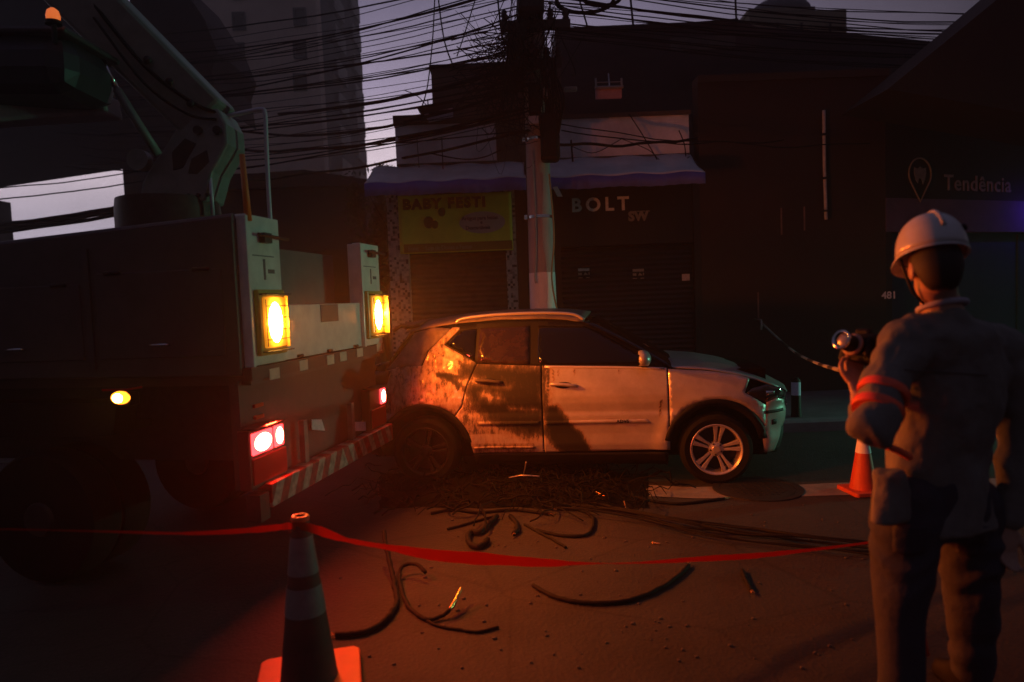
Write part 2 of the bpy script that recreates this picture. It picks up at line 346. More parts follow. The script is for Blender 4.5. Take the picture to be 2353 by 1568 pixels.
def text_mesh(txt, size, o, ux, uz, depth=.006, bold=0., spacing=1., align='LEFT'):
    """lettering as a mesh: o = lower left corner, ux / uz = reading and up directions"""
    c = bpy.data.curves.new('t', 'FONT'); c.body = txt; c.size = size; c.offset = bold; c.space_character = spacing; c.extrude = depth/2; c.align_x = align; c.resolution_u = 3
    ob = bpy.data.objects.new('t', c); COL.objects.link(ob); dg = bpy.context.evaluated_depsgraph_get(); dg.update()
    me = bpy.data.meshes.new_from_object(ob.evaluated_get(dg)); ux = V(ux); uz = V(uz); n = ux.cross(uz)
    mb = MB(); mb.v = [V(o) + ux*v.co.x + uz*v.co.y + n*v.co.z for v in me.vertices]; mb.f = [tuple(p.vertices) for p in me.polygons]
    bpy.data.objects.remove(ob); bpy.data.meshes.remove(me); bpy.data.curves.remove(c)
    return mb
def smooth_path(pts, n=8, closed=False):
    pts = [V(p) for p in pts]; out = []; m = len(pts)
    for i in range(m if closed else m-1):
        g = (lambda k: pts[k % m]) if closed else (lambda k: pts[max(0, min(m-1, k))])
        p0, p1, p2, p3 = g(i-1), g(i), g(i+1), g(i+2)
        for k in range(n):
            t = k/n; out.append(.5*((2*p1)+(p2-p0)*t+(2*p0-5*p1+4*p2-p3)*t*t+(3*p1-p0-3*p2+p3)*t**3))
    if not closed: out.append(pts[-1])
    return out
def inpoly(P, X, Y):
    c = np.zeros(X.shape, bool); n = len(P)
    for i in range(n):
        x0, y0 = P[i]; x1, y1 = P[(i+1) % n]
        if y0 == y1: continue
        k = ((y0 > Y) != (y1 > Y)) & (X < (x1-x0)*(Y-y0)/(y1-y0)+x0); c ^= k
    return c
def pdist(P, X, Y):
    d = np.full(X.shape, 1e9); n = len(P)
    for i in range(n):
        a = np.array(P[i]); b = np.array(P[(i+1) % n]); ab = b-a; L = max(1e-12, ab@ab)
        t = np.clip(((X-a[0])*ab[0]+(Y-a[1])*ab[1])/L, 0, 1); d = np.minimum(d, np.hypot(X-a[0]-t*ab[0], Y-a[1]-t*ab[1]))
    return d
def sheet2d(poly, sp):
    """triangulated polygon with interior points: (points2d, faces)"""
    B = []
    for i in range(len(poly)):
        a, b = poly[i], poly[(i+1) % len(poly)]; L = math.hypot(b[0]-a[0], b[1]-a[1]); k = max(1, int(L/sp+.5))
        B += [(lerp(a[0], b[0], j/k), lerp(a[1], b[1], j/k)) for j in range(k)]
    xs = [p[0] for p in B]; ys = [p[1] for p in B]
    gx, gy = np.meshgrid(np.arange(min(xs), max(xs), sp), np.arange(min(ys), max(ys), sp*.866)); gx[1::2] += sp/2
    gx, gy = gx.ravel(), gy.ravel(); ok = inpoly(B, gx, gy) & (pdist(B, gx, gy) > sp*.45)
    pts = B + list(zip(gx[ok].tolist(), gy[ok].tolist())); nb = len(B)
    r = delaunay_2d_cdt([V((p[0], p[1])) for p in pts], [(i, (i+1) % nb) for i in range(nb)], [], 1, 1e-6)
    return [(p.x, p.y) for p in r[0]], [tuple(f) for f in r[2]]

# ================================================================== SETTING: ground, road, pavement
g = MB(); g.grid(lambda u, v: V((lerp(-260, 260, u), lerp(-60, 400, v), -.012)), 4, 4)
single(g, 'ground', mat('far_ground', (.05, .048, .045), .9, 0, .3, .3), None, None, (0,0,0), kind='structure')
g = MB(); g.grid(lambda u, v: V((lerp(-40, 40, u), lerp(-14, 7.95, v), 0)), 40, 20)
single(g, 'road', M_ASPH, None, None, (0,0,0), kind='structure')
g = MB(); g.prism([(-40, 8.10, .13), (40, 8.10, .13), (40, 12, .15), (-40, 12, .15)], (0, 0, -.16))
single(g, 'pavement', mat('pavement_slabs', (.17, .165, .16), .85, 0, 3, .25, .25, 40), None, None, (0,0,0), kind='structure')
g = MB(); g.prism([(-40, 7.94, -.02), (-40, 8.10, -.02), (-40, 8.10, .136), (-40, 7.97, .136), (-40, 7.94, .11)], (80, 0, 0))
single(g, 'kerb', M_CONC, None, None, (0,0,0), kind='structure')
# pale worn concrete strip in the road with a manhole in it
edge_f = [(-1.5, 5.75), (.3, 5.72), (1.0, 5.62), (1.45, 5.50), (2.2, 5.44), (3.0, 5.42), (4.4, 5.40), (9, 5.35)]
g = MB(); vs = []
for i in range(61):
    x = lerp(.75, 9, i/60); yf = interp(edge_f, x) + .03*mnoise.noise(V((x*3, 0, 0)))
    vs += [(x, yf, .004), (x, yf+.34+.03*mnoise.noise(V((x*2, 9, 0))), .004)]
g.add(vs, [(2*i, 2*i+2, 2*i+3, 2*i+1) for i in range(60)])
single(g, 'gutter_strip', mat('gutter_concrete', (.19, .18, .165), .85, 0, 4, .35, .3, 40), None, None, (0,0,0), kind='structure')
mc = gnd(1740, 1124)
t = thing('manhole_cover', 'dark round manhole cover set in the pale concrete strip', 'manhole cover', (mc.x, mc.y, 0))
g = MB(); g.lathe([(.37, .001), (.37, .010), (.31, .010), (.31, .001)], mc, n=40); g.build('rim', M_DARKMET, t)
g = MB(); g.lathe([(.305, .001), (.305, .009)], mc, n=40)
for k in range(-5, 6):
    for j in range(-5, 6):
        if math.hypot(k, j) < 5: g.box((mc.x+k*.05-.012, mc.y+j*.05-.012, .009), (mc.x+k*.05+.012, mc.y+j*.05+.012, .012))
g.build('lid', M_DARKMET, t)

# ================================================================== BUILDINGS
FY = 10.2
def win_part(parent, x0, x1, z0, z1, y, frame=M_TOWERS, t=.12, name='window'):
    m = MB(); 
    for a, b in (((x0, y-.1, z0), (x0+t, y+.02, z1)), ((x1-t, y-.1, z0), (x1, y+.02, z1)), ((x0+t, y-.1, z0), (x1-t, y+.02, z0+t)), ((x0+t, y-.1, z1-t), (x1-t, y+.02, z1))): m.box(a, b)
    w = m.build(name, frame, parent); g = MB(); g.box((x0+t, y-.03, z0+t), (x1-t, y+.01, z1-t)); g.build('pane', M_WIN, w); return w
# --- apartment tower behind the truck
tw = thing('apartment_tower', 'tall pale brown apartment tower rising out of the picture at left', 'building', (-16, 44, 0))
tx1 = at(736, 200, 40).x; tx0 = at(455, 200, 40).x; sx = at(833, 200, 52).x
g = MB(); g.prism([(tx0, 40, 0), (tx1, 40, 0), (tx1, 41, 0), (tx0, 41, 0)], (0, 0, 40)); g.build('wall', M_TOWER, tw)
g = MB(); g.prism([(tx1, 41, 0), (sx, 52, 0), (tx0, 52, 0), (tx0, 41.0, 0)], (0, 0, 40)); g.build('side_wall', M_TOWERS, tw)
for px, py in ((550, -20), (550, 50), (548, 120), (548, 190), (546, 262), (690, -30), (690, 40), (690, 115), (690, 190)):
    c = at(px, py, 40); win_part(tw, c.x-.38, c.x+.38, c.z-.5, c.z+.5, 39.98, M_TOWERS, .1)
dv = V((sx-tx1, 11, 0)).normalized(); nv = V((dv.y, -dv.x, 0))
for k in range(-2, 12):
    for u in (.34, .80):
        c = V((tx1, 41, 0)).lerp(V((sx, 52, 0)), u); z = 8.0 + k*2.05
        if z < 1: continue
        m = MB(); m.obox(c+nv*.12+V((0,0,z)), dv*1.35, nv*.12, V((0,0,.10))); b = m.build('balcony', M_BALC, tw)
        m = MB(); m.obox(c+nv*.22+V((0,0,z+.55)), dv*1.3, nv*.03, V((0,0,.42)))
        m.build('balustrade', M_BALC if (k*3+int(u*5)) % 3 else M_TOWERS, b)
# --- dark house with a tiled roof whose eave shows at the upper left
h = thing('tiled_roof_house', 'dark house whose tiled roof edge cuts across the tower at upper left', 'house', (-14, 22, 0))
g = MB(); p = [at(x, y, 20) for x, y in ((295, -60), (400, -60), (470, 45), (500, 120), (486, 165), (500, 240), (420, 190), (360, 95), (300, 60))]
g.prism([(q.x, 20, q.z) for q in p], (0, 3.0, 0)); g.build('roof', M_ROOF, h)
a = at(360, 100, 20.4); g = MB(); g.box((a.x-1.2, 20.3, 0), (a.x+.5, 22.8, a.z-.2)); g.build('wall', M_HOUSE, h)
# --- low dark house block behind the truck
h = thing('low_dark_house', 'low dark house with a sloping roof behind the truck', 'house', (-7.5, 21, 0))
x0 = at(500, 500, 19).x; x1 = at(842, 500, 19).x; zt = at(740, 402, 19).z; zl = at(520, 396, 19).z
g = MB(); g.box((x0, 19, 0), (x1, 24, zt-.35)); g.build('wall', M_HOUSE, h)
g = MB(); g.prism([(x0-.2, 18.7, zt-.35), (x1+.1, 18.7, zt-.35), (x1+.1, 18.7, zt-.22), (lerp(x0, x1, .62), 18.7, zt+.10), (lerp(x0, x1, .3), 18.7, zt+.05), (x0-.2, 18.7, zl-.1)], (0, 5.6, 0)); g.build('roof', M_ROOF, h)
for u in (.2, .5):
    win_part(h, lerp(x0, x1, u), lerp(x0, x1, u)+.9, 2.4, 3.3, 18.98, M_HOUSE, .08)
# --- long dark building far left: it closes the sky above the gap beside the boom
h = thing('dark_building', 'unlit building with a flat overhanging roof at far left', 'building', (-15, 24, 0))
bl = at(-260, 430, 22); br = at(270, 395, 22); tl = at(-260, -80, 22); tr = at(330, 250, 22)
g = MB(); A_ = [at(-260, 470, 22), at(292, 388, 22), at(292, -260, 22), at(-260, -260, 22)]; B_ = [at(-260, 460, 26), at(288, 377, 26), at(288, -160, 26), at(-260, -160, 26)]
g.add([(q.x, 22, q.z) for q in A_] + [(q.x, 26, q.z) for q in B_], [(0,1,2,3), (7,6,5,4), (0,4,5,1), (1,5,6,2), (2,6,7,3), (3,7,4,0)]); g.build('upper_storey', mat('far_dark_storey', (.03, .033, .036), .9, 0, .4, .3), h)
for xx in (bl.x, -29.5): 
    g = MB(); g.box((xx-.3, 22.5, 0), (xx+.3, 27, bl.z+.2)); g.build('pillar', M_HOUSE, h)
# --- corner shop
shop = thing('corner_shop', 'two-storey corner shop with a grey and blue awning and closed shutters', 'shop building', (.5, FY+2, 0))
L0, R0 = -1.78, 2.86
g = MB()
g.prism([(L0, FY+.02, 3.5), (-1.58, FY+.02, 3.5), (-1.58, FY+.02, 4.30), (L0, FY+.02, 4.30)], (0, 4, 0)) if False else None
g.box((-1.60, FY, 3.62), (2.72, FY+5, 4.30)); g.build('upper_wall', M_PLASTER, shop)
g = MB(); g.box((-1.62, FY-.03, 4.30), (-.86, FY+5, 4.44)); g.box((-.86, FY-.03, 4.30), (2.74, FY+5, 4.36)); g.build('parapet_cap', M_BRICK, shop)
g = MB(); g.box((-1.595, FY-.015, 3.62), (2.715, FY, 3.74)); g.box((-.12, FY-.012, 3.74), (.42, FY, 4.30)); g.build('darker_band', mat('darker_wall_tone', (.10, .095, .075), .9, 0, 5, .4), shop)  # darker strip at the wall's foot and a darker upright panel
g = MB(); g.box((L0, FY, .14), (-1.49, FY+.5, 3.62)); g.build('tiled_pillar', M_TILE, shop)
g = MB(); g.box((-.04, FY, .14), (.12, FY+.5, 3.62)); g.build('tiled_pillar', M_TILE, shop)
g = MB(); g.box((.12, FY+.04, .14), (.78, FY+.5, 3.62)); g.box((2.76, FY, .14), (R0, FY+.5, 3.62)); g.box((.78, FY+.04, 2.44), (2.76, FY+.5, 3.62)); g.build('black_wall', M_BLACKW, shop)
g = MB(); g.box((-1.49, FY+.30, 2.35), (-.04, FY+.5, 3.62)); g.build('lintel', M_BLACKW, shop)
def shutter(x0, x1, z1, m, name, y=FY+.16):
    g = MB(); z = .16; n = 0
    while z < z1:
        zz = min(z+.075, z1); g.add([(x0, y, z), (x1, y, z), (x1, y-.016, (z+zz)/2), (x0, y-.016, (z+zz)/2), (x1, y, zz), (x0, y, zz)], [(0,1,2,3), (3,2,4,5)]); z = zz
    return g.build(name, m, shop)
shutter(-1.49, -.04, 2.45, M_SHUT, 'roller_shutter'); s2 = shutter(.78, 2.76, 2.44, M_SHUTB, 'roller_shutter', FY+.14)
g = MB(); g.box((-1.49, FY+.17, .14), (2.76, FY+5, 3.6)); g.build('inner_core', M_BLACKW, shop)
# handles/stickers on the black shutter
for x, z, w in ((1.12, 2.03, .17), (1.94, 1.99, .17)):
    y = FY+.11
    g = MB(); g.box((x-w/2, y, z+.045), (x+w/2, y+.006, z+.085)); g.build('sticker', M_LETD if x > 1.5 else mat('shutter_sticker', (.55, .53, .53), .6, 0, 40, .4), shop)
    g = MB(); g.box((x-w/2, y, z-.015), (x-w/2+.055, y+.005, z+.02)); g.prism([(x-.005, y, z-.015), (x+.065, y, z-.015), (x+.02, y, z+.028)], (0, .005, 0)); g.box((x+w/2-.014, y, z-.015), (x+w/2, y+.005, z+.025)); g.build('sticker', M_LETD, shop)
    g = MB(); g.box((x-w/2, y, z-.062), (x-.02, y+.005, z-.05)); g.box((x+.03, y, z-.062), (x+w/2, y+.005, z-.05)); g.build('sticker', M_LETD, shop)
g = MB(); q = at(1580, 637, FY); g.box((q.x-.058, FY+.10, q.z-.05), (q.x+.058, FY+.105, q.z+.05)); g.build('paper_notice', M_PAPER, shop)
q = at(1284, 442, 9.2)
# BOLT lettering
UX = V((1, 0, 0)); UZ = V((0, 0, 1))
g = text_mesh('BOLT', .275, (.955, FY+.025, 2.955), UX, UZ, .012, .008, 1.42); g.build('lettering', M_LET, shop)
g = text_mesh('SW', .19, (1.80, FY+.025, 2.79), UX, UZ, .012, .010, 1.05)
for xx, w in ((1.955, .05), (2.025, .05), (2.095, .05)): g.box((xx-w/2, FY+.018, 2.917), (xx+w/2, FY+.030, 2.929))
g.build('lettering', M_LETD, shop)
# awning: sloping cloth + hanging valance with scalloped edge
def awn(x0, x1, zt, zb, zv, y0, y1, label):
    a = thing('shop_awning', label, 'awning', ((x0+x1)/2, FY-.5, zb))
    g = MB(); g.grid(lambda u, v: V((lerp(x0, x1, u), lerp(y0, y1, v), lerp(zt, zb, v) - .03*math.sin(PI*v) + .012*math.sin(u*23))), 40, 6); g.build('cloth', M_AWN, a, smooth=True, solid=.01)
    g = MB(); n = 120
    vs = []
    for i in range(n+1):
        x = lerp(x0, x1, i/n); zz = zb + .012*math.sin(i/n*23); yy = y1 - .012 + .003*math.sin(i*.9)
        vs += [(x, y1-.003, zz), (x, yy, zv + .009*abs(math.sin(i*.38)) + .008*math.sin(i*.13))]
    g.add(vs, [(2*i, 2*i+1, 2*i+3, 2*i+2) for i in range(n)]); g.build('valance', M_AWNB, a, smooth=True, solid=.006)
    for x in (x0, x1): g = MB(); g.tube([(x, y0, zt-.45), (x, y1+.02, zb-.02), (x, y0, zt-.03)], .012, 6); g.build('frame', M_DARKMET, a)
    return a
# (awning edge measured ~0.75 m out from the wall)
awn(at(836, 400, 9.45).x, at(1208, 400, 9.45).x, 3.70, at(1000, 416, 9.45).z, at(1000, 447, 9.45).z, FY-.02, 9.45, 'grey awning with blue valance over the yellow banner, left of the pole')
awn(at(1215, 400, 9.45).x, at(1620, 385, 9.45).x, 3.72, at(1430, 402, 9.45).z, at(1430, 431, 9.45).z, FY-.02, 9.45, 'grey awning with blue valance over the black shopfront, right of the pole')
# yellow banner
bn = thing('yellow_banner', 'yellow printed party-goods banner hung above the brown shutter', 'banner', (-.75, FY-.06, 2.4))
BX0, BX1, BZ0, BZ1 = -1.60, .07, 2.42, 3.27; BY = FY-.05
g = MB(); g.grid(lambda u, v: V((lerp(BX0, BX1, u), BY+.008*math.sin(u*9)*math.sin(v*5), lerp(BZ0, BZ1, v))), 30, 14); g.build('cloth', M_YEL, bn, smooth=True, solid=.004)
yb = BY-.014
g = text_mesh('BABY FESTI', .205, (BX0+.07, yb, BZ1-.20), UX, UZ, .004, .012, 1.22); g.build('lettering', M_ORT, bn)
g = MB()
q = [(BX0+.95+.34*math.cos(t_)*1.0+.28, yb+.004, BZ0+.42+.16*math.sin(t_)) for t_ in np.linspace(0, 2*PI, 24, endpoint=False)]; g.prism(q, (0, .003, 0)); g.build('printed_oval', M_PALEV, bn)
g = text_mesh('Artigos para festas', .075, (BX0+.93, yb, BZ0+.46), UX, UZ, .004, .002, .95); g.build('lettering', mat('violet_lettering', (.09, .06, .11), .6), bn)
g = text_mesh('e', .07, (BX0+1.2, yb, BZ0+.40), UX, UZ, .004, .002); g.build('lettering', MATS['violet_lettering'], bn)
g = text_mesh('Descartáveis', .075, (BX0+.98, yb, BZ0+.32), UX, UZ, .004, .002, .95); g.build('lettering', MATS['violet_lettering'], bn)
g = MB()
for cx, cz, r in ((BX0+.44, BZ0+.46, .075), (BX0+.53, BZ0+.42, .05), (BX0+.64, BZ0+.60, .055)): g.prism([(cx+r*math.cos(t_), yb+.003, cz+r*1.05*math.sin(t_)*(1 if math.sin(t_) > 0 else 1.3)) for t_ in np.linspace(0, 2*PI, 16, endpoint=False)], (0, .003, 0))
g.build('printed_balloon', M_GRN, bn)
g = MB(); g.box((BX0+.06, yb+.004, BZ0+.015), (BX1-.01, yb+.007, BZ0+.14)); g.build('printed_strip', mat('orange_strip', (.33, .17, .035), .6), bn)
g = text_mesh('Fone:   · Loja de Doces e Festas', .085, (BX0+.12, yb, BZ0+.045), UX, UZ, .003, .001, .88); g.build('lettering', mat('cream_lettering', (.40, .32, .22), .6), bn)
# brown block on the shop's roof, behind
h = thing('brown_rooftop_block', 'brown windowless rooftop block left of the pole top', 'building', (0, 12.5, 4.3))
a = at(990, 153, 12); b = at(1260, 262, 12); g = MB(); g.box((a.x, 12, 3.5), (at(1290, 200, 12).x, 15, a.z)); g.build('wall', M_BRICK, h)
g = MB(); g.box((a.x-.03, 11.97, a.z-.04), (at(1290, 200, 12).x+.02, 15.02, a.z+.02)); g.build('coping', M_HOUSE, h)
g = MB(); g.tube([(a.x-.10, 12.2, a.z-.9), (a.x-.10, 12.2, a.z-.5), (a.x+.02, 12.2, a.z-.5)], .012, 6); g.tube([(a.x-.14, 12.2, a.z-.62), (a.x+.05, 12.2, a.z-.62)], .012, 6); g.build('bracket', M_DARKMET, h)
# big dark warehouse wall behind, upper right
h = thing('dark_warehouse', 'long dark warehouse wall filling the upper right behind the wires', 'building', (7, 14, 0))
wp = [at(x, y, 14) for x, y in ((1275, 66), (1460, 58), (1600, 52), (1695, 44), (1740, 62), (1900, 72), (2150, 96), (2500, 120))]
g = MB(); g.prism([(wp[0].x, 14, 0)] + [(q.x, 14, q.z) for q in wp] + [(wp[-1].x, 14, 0)], (0, 8, 0)); g.build('wall', mat('warehouse_wall', (.055, .042, .044), .9, 0, .7, .45, stretch=(.6, 1, 2)), h)
a = at(1540, 88, 14); b = at(1690, 112, 14); g = MB(); g.box((a.x, 13.985, b.z), (b.x, 14.0, a.z)); g.build('lit_band', mat('pale_lit_band', (.105, .095, .088), .9, 0, 2, .4), h)  # band of light on the wall, put in as a paler patch
g = MB(); g.prism([(q.x, 13.96, q.z+.0) for q in wp[:4]] + [(q.x, 13.96, q.z-.09) for q in reversed(wp[:4])], (0, .3, 0)); g.build('coping', M_ROOF, h)
# yellow far building with a domed tank on it
h = thing('yellow_building', 'far yellow building with a domed roof peeping over the warehouse', 'building', (9.5, 30, 0))
a = at(1722, 30, 28); b = at(1945, 28, 28); g = MB(); g.box((a.x, 28, 0), (b.x, 34, a.z)); g.build('wall', M_YWALL, h)
g = MB(); g.box((a.x-.05, 27.95, a.z), (at(1872, 25, 28).x, 34, a.z+.14)); g.build('cornice', M_YWALL, h)
dc = at(1800, 26, 29); g = MB(); g.ball((dc.x, 29.4, dc.z), 1.25, 1.2, .62, n=24, m=12); g.build('dome', mat('dome_grey', (.10, .095, .11), .7, 0, 1, .2), h, smooth=True)
for px in (1785, 1840, 1905): q = at(px, 62, 28); win_part(h, q.x-.12, q.x+.12, q.z-.3, q.z+.2, 27.99, M_YWALL, .05)
# brown wall building at right: two wall planes meeting at a blunt corner
h = thing('brown_wall_building', 'dark reddish brown wall at right with a pin logo and faded shop name', 'building', (5, FY+1, 0))
K = V((2.86, FY+.0, 0)); K2 = V((5.62, FY+.02, 0)); K3 = K2 + V((.93, .36, 0)).normalized()*9
wz = 4.75
g = MB(); g.prism([(K.x+.002, K.y, .14), (K2.x, K2.y, .14), (K2.x, K2.y, wz), (K.x+.002, K.y, wz)], (0, .3, 0)); g.build('wall', M_BROWNW, h)
dr = (K3-K2).normalized(); nn = V((dr.y, -dr.x, 0))
def wp2(u, z, off=0): return K2 + dr*u + nn*off + V((0, 0, z))
g = MB(); g.prism([wp2(0, 2.98), wp2(9, 2.98), wp2(9, wz), wp2(0, wz)], -nn*.3); g.build('wall', M_BROWNW, h)
g = MB(); g.prism([wp2(0, 2.48, .006), wp2(9, 2.48, .006), wp2(9, 2.98, .006), wp2(0, 2.98, .006)], -nn*.3); g.build('lintel', M_LINTEL, h)
g = MB(); g.prism([wp2(.12, .14, -.16), wp2(9, .14, -.16), wp2(9, 2.48, -.16), wp2(.12, 2.48, -.16)], -nn*.1); d = g.build('roller_door', M_DOORB, h)
for k in range(1, 5):
    g = MB(); g.obox(wp2(k*1.6, 1.3, -.15), dr*.03, nn*.02, V((0, 0, 1.16))); g.build('mullion', M_DARKMET, d)
g = MB(); g.prism([wp2(0, .14, 0), wp2(.12, .14, 0), wp2(.12, 2.48, 0), wp2(0, 2.48, 0)], -nn*.3); g.build('door_jamb', M_BROWNW, h)
g = MB(); g.box((K.x, FY-.02, wz), (K2.x+.05, FY+.3, wz+.1)); g.build('coping', M_HOUSE, h)
# pin logo + lettering
def onwall(px, py): return onplane(px, py, K2, nn)
c = onwall(2113, 400); lx = dr; r_ = .235
ring = [c + lx*(r_*math.cos(q)) + UZ*(r_*math.sin(q)) for q in np.linspace(-.22*PI, 1.22*PI, 26)]
tip = c - UZ*.42
g = MB(); g.tube([p_+nn*.01 for p_ in ring], .013, 6); g.tube([ring[0]+nn*.01, tip+nn*.01, ring[-1]+nn*.01], .013, 6); g.build('pin_logo', M_LETD, h)
g = MB()
blk = [(-.13, .02), (-.12, .09), (-.05, .075), (0, .11), (.06, .08), (.12, .095), (.13, .01), (.10, -.09), (.06, -.16), (.03, -.08), (-.02, -.06), (-.05, -.14), (-.09, -.10)]
g.prism([c + lx*a_ + UZ*b_ + nn*.012 for a_, b_ in blk], -nn*.006); g.build('pin_logo', M_LETD, h)
t0 = onwall(2168, 437)
g = text_mesh('Tendência', .34, t0+nn*.012, dr, UZ, .008, .004, 1.1); g.build('lettering', mat('dim_lettering', (.34, .28, .29), .7, 0, 10, .3), h)
n0 = at(2025, 687, FY); g = text_mesh('481', .15, (n0.x, FY-.012, n0.z), UX, UZ, .006, .003); g.build('house_number', M_LET, h)
# faint door outline and pale marks on the brown wall
for px, y0_, y1_ in ((1795, 478, 540), (1848, 475, 530), (1742, 672, 735)):
    a = at(px, y0_, FY); b = at(px, y1_, FY); g = MB(); g.box((a.x-.012, FY-.004, b.z), (a.x+.012, FY, a.z)); g.build('paint_streak', mat('streak', (.20, .12, .10), .8, 0, 9, .4), h)
# white rain pipe on the wall
a = at(1893, 254, FY-.05); b = at(1898, 505, FY-.05)
pp = thing('drain_pipe', 'thin white vertical drain pipe on the brown wall', 'pipe', (b.x, FY-.05, b.z))
g = MB(); g.tube(smooth_path([(a.x, FY-.05, a.z), (a.x, FY-.05, lerp(a.z, b.z, .5)), (a.x+.01, FY-.05, b.z+.3), (b.x, FY-.05, b.z)], 6), .024, 10); g.build('pipe', mat('white_pipe', (.50, .48, .46), .6, 0, 9, .3), pp, smooth=True)
for u in (.22, .62, .92): g = MB(); g.box((a.x-.036, FY-.085, lerp(a.z, b.z, u)-.015), (a.x+.036, FY, lerp(a.z, b.z, u)+.015)); g.build('clip', M_DARKMET, pp)
# violet strip lamp under the fascia (its light is what colours the lintel)
q = onwall(2395, 470)
vl = thing('violet_strip_lamp', 'violet strip lamp on the shop fascia at the right edge', 'lamp', q+nn*.5)
g = MB(); g.obox(q+nn*.5, dr*.4, nn*.02, V((0,0,.02))); g.build('tube', mat('violet_lit_tube', (.3, .1, .9), .3, emit=(.16, .03, 1), estr=1.2), vl)
g = MB(); g.obox(q+nn*.53+V((0,0,.035)), dr*.44, nn*.06, V((0,0,.012))); g.obox(q+nn*.28+V((0,0,.035)), dr*.02, nn*.28, V((0,0,.010))); g.build('housing', M_DARKMET, vl)
ld = bpy.data.lights.new('violet_light', 'AREA'); ld.energy = 2.2; ld.color = (.12, .03, 1); ld.shape = 'RECTANGLE'; ld.size = .8; ld.size_y = .04
lo = bpy.data.objects.new('violet_light', ld); COL.objects.link(lo); lo.parent = vl
lo.matrix_local = wm(vl).inverted() @ Matrix.Translation(q+nn*.47-V((0,0,.03))) @ (nn.cross(V((0,0,1)))*0+(-nn-V((0,0,.5)))).to_track_quat('-Z', 'Y').to_matrix().to_4x4()
# steep dark gable at the right edge, nearer
h = thing('gable_building', 'dark building with a steep sloping roof at the right edge', 'building', (9, 8.6, 0))
ga = [at(x, y, 8.8) for x, y in ((2040, 205), (2290, 0), (2420, -110), (2700, -110), (2700, 320))]
g = MB(); g.prism([(q.x, 8.8, q.z) for q in (ga[0], ga[1], ga[2], ga[3], ga[4])], (0, 1.2, 0)); g.build('roof', mat('gable_dark', (.020, .019, .016), .9, 0, 3, .3), h)
g = MB(); x = at(2620, 300, 8.9).x; g.box((x, 8.9, 0), (x+.35, 9.4, 5.2)); g.build('pillar', M_HOUSE, h)
# ---- vegetation
def tree(name, label, cx, cy, z0, z1, rx, nl, ls, trunk=True, seed=1):
    R = random.Random(seed); t = thing(name, label, 'tree', (cx, cy, 0))
    if trunk:
        g = MB(); top = V((cx, cy, lerp(z0, z1, .6))); g.tube([(cx, cy, 0), (cx+.05, cy, z0), top], [.14, .10, .04], 8)
        for k in range(7):
            a = R.random()*6.28; s_ = V((cx, cy, lerp(z0*.8, z1*.75, R.random()))); g.tube([s_, s_+V((math.cos(a)*rx*.5, math.sin(a)*rx*.5, .5)), s_+V((math.cos(a)*rx*.8, math.sin(a)*rx*.8, .9))], [.05, .03, .01], 6)
        g.build('trunk', M_BARK, t)
    g = MB(); cl = [V((cx+R.uniform(-1, 1)*rx, cy+R.uniform(-1, 1)*rx, R.uniform(z0, z1))) for _ in range(26)]
    for _ in range(nl):
        c = R.choice(cl) + V((R.gauss(0, .22*rx), R.gauss(0, .22*rx), R.gauss(0, .12*(z1-z0))))
        d1 = V((R.gauss(0,1), R.gauss(0,1), R.gauss(0,1))).normalized()*ls*R.uniform(.6, 1.3); d2 = d1.orthogonal().normalized()*ls*.4
        g.add([c-d1, c+d2, c+d1, c-d2], [(0,1,2,3)])
    g.build('crown', M_LEAF, t); return t
q = at(862, 520, 12.5)
tree('dark_tree', 'dark leafy tree between the truck and the corner shop', q.x, 12.5, 2.0, at(862, 452, 12.5).z, .42, 3000, .06, True, 3)
def spiky(px, py, label, seed):
    R = random.Random(seed); q = at(px, py, 14); t = thing('spiky_plant', label, 'plant', (q.x, 14, 0)); g = MB(); g.tube([(q.x, 14, 0), (q.x, 14, q.z-.05)], .06, 8); g.build('stem', M_BARK, t)
    g = MB()
    for k in range(34):
        a = R.uniform(0, 6.28); e = R.uniform(.1, 1.4); l = R.uniform(.16, .30); d = V((math.cos(a)*math.cos(e), math.sin(a)*math.cos(e), math.sin(e))); s_ = V((q.x, 14, q.z-.06)); w = d.cross(V((0,0,1))).normalized()*.02
        g.add([s_-w, s_+w, s_+d*l*.6+w*.7, s_+d*l-V((0,0,.05)), s_+d*l*.6-w*.7], [(0,1,2,3,4)])
    g.build('leaves', M_LEAF, t)
spiky(872, 388, 'spiky dark plant top above the left end of the awning', 5)
spiky(893, 392, 'smaller spiky plant top touching the shop wall above the awning', 6)
# ================================================================== UTILITY POLE AND CABLES
pb = at(1249, 720, 8.9); pt = at(1224, 40, 8.9); pd = (pt-pb).normalized(); pbase = pb - pd*((pb.z-.14)/pd.z)
pole = thing('utility_pole', 'thick concrete utility pole with white painted foot behind the car', 'utility pole', pbase)
H = 6.6
g = MB(); g.tube([pbase+pd*lerp(0, H, k/12) for k in range(13)], [lerp(.186, .118, k/12) for k in range(13)], 24); g.build('shaft', M_POLE, pole, smooth=True, angle=40)
zb = at(1249, 627, 8.9).z
g = MB(); g.tube([pbase+pd*lerp(.05, zb-.14, k/6) for k in range(7)], [lerp(.186, .118, lerp(.05, zb-.14, k/6)/H)+.003 for k in range(7)], 24); g.build('painted_band', M_WHITEP, pole, smooth=True, angle=40)
for py in (500, 322):
    z = at(1243, py, 8.9).z; c = pbase+pd*((z-.14)/pd.z); r = lerp(.186, .118, (z-.14)/H)+.006
    g = MB(); g.tube([c-pd*.02, c+pd*.02], r, 24); g.obox(c+V((-.02-r, -.05, 0)), V((.02,0,0)), V((0,.02,0)), V((0,0,.03))); g.build('steel_band', M_CHROME, pole, smooth=False, bevel=.004)
def pz(py): z = at(1235, py, 8.9).z; return pbase+pd*((z-.14)/pd.z)
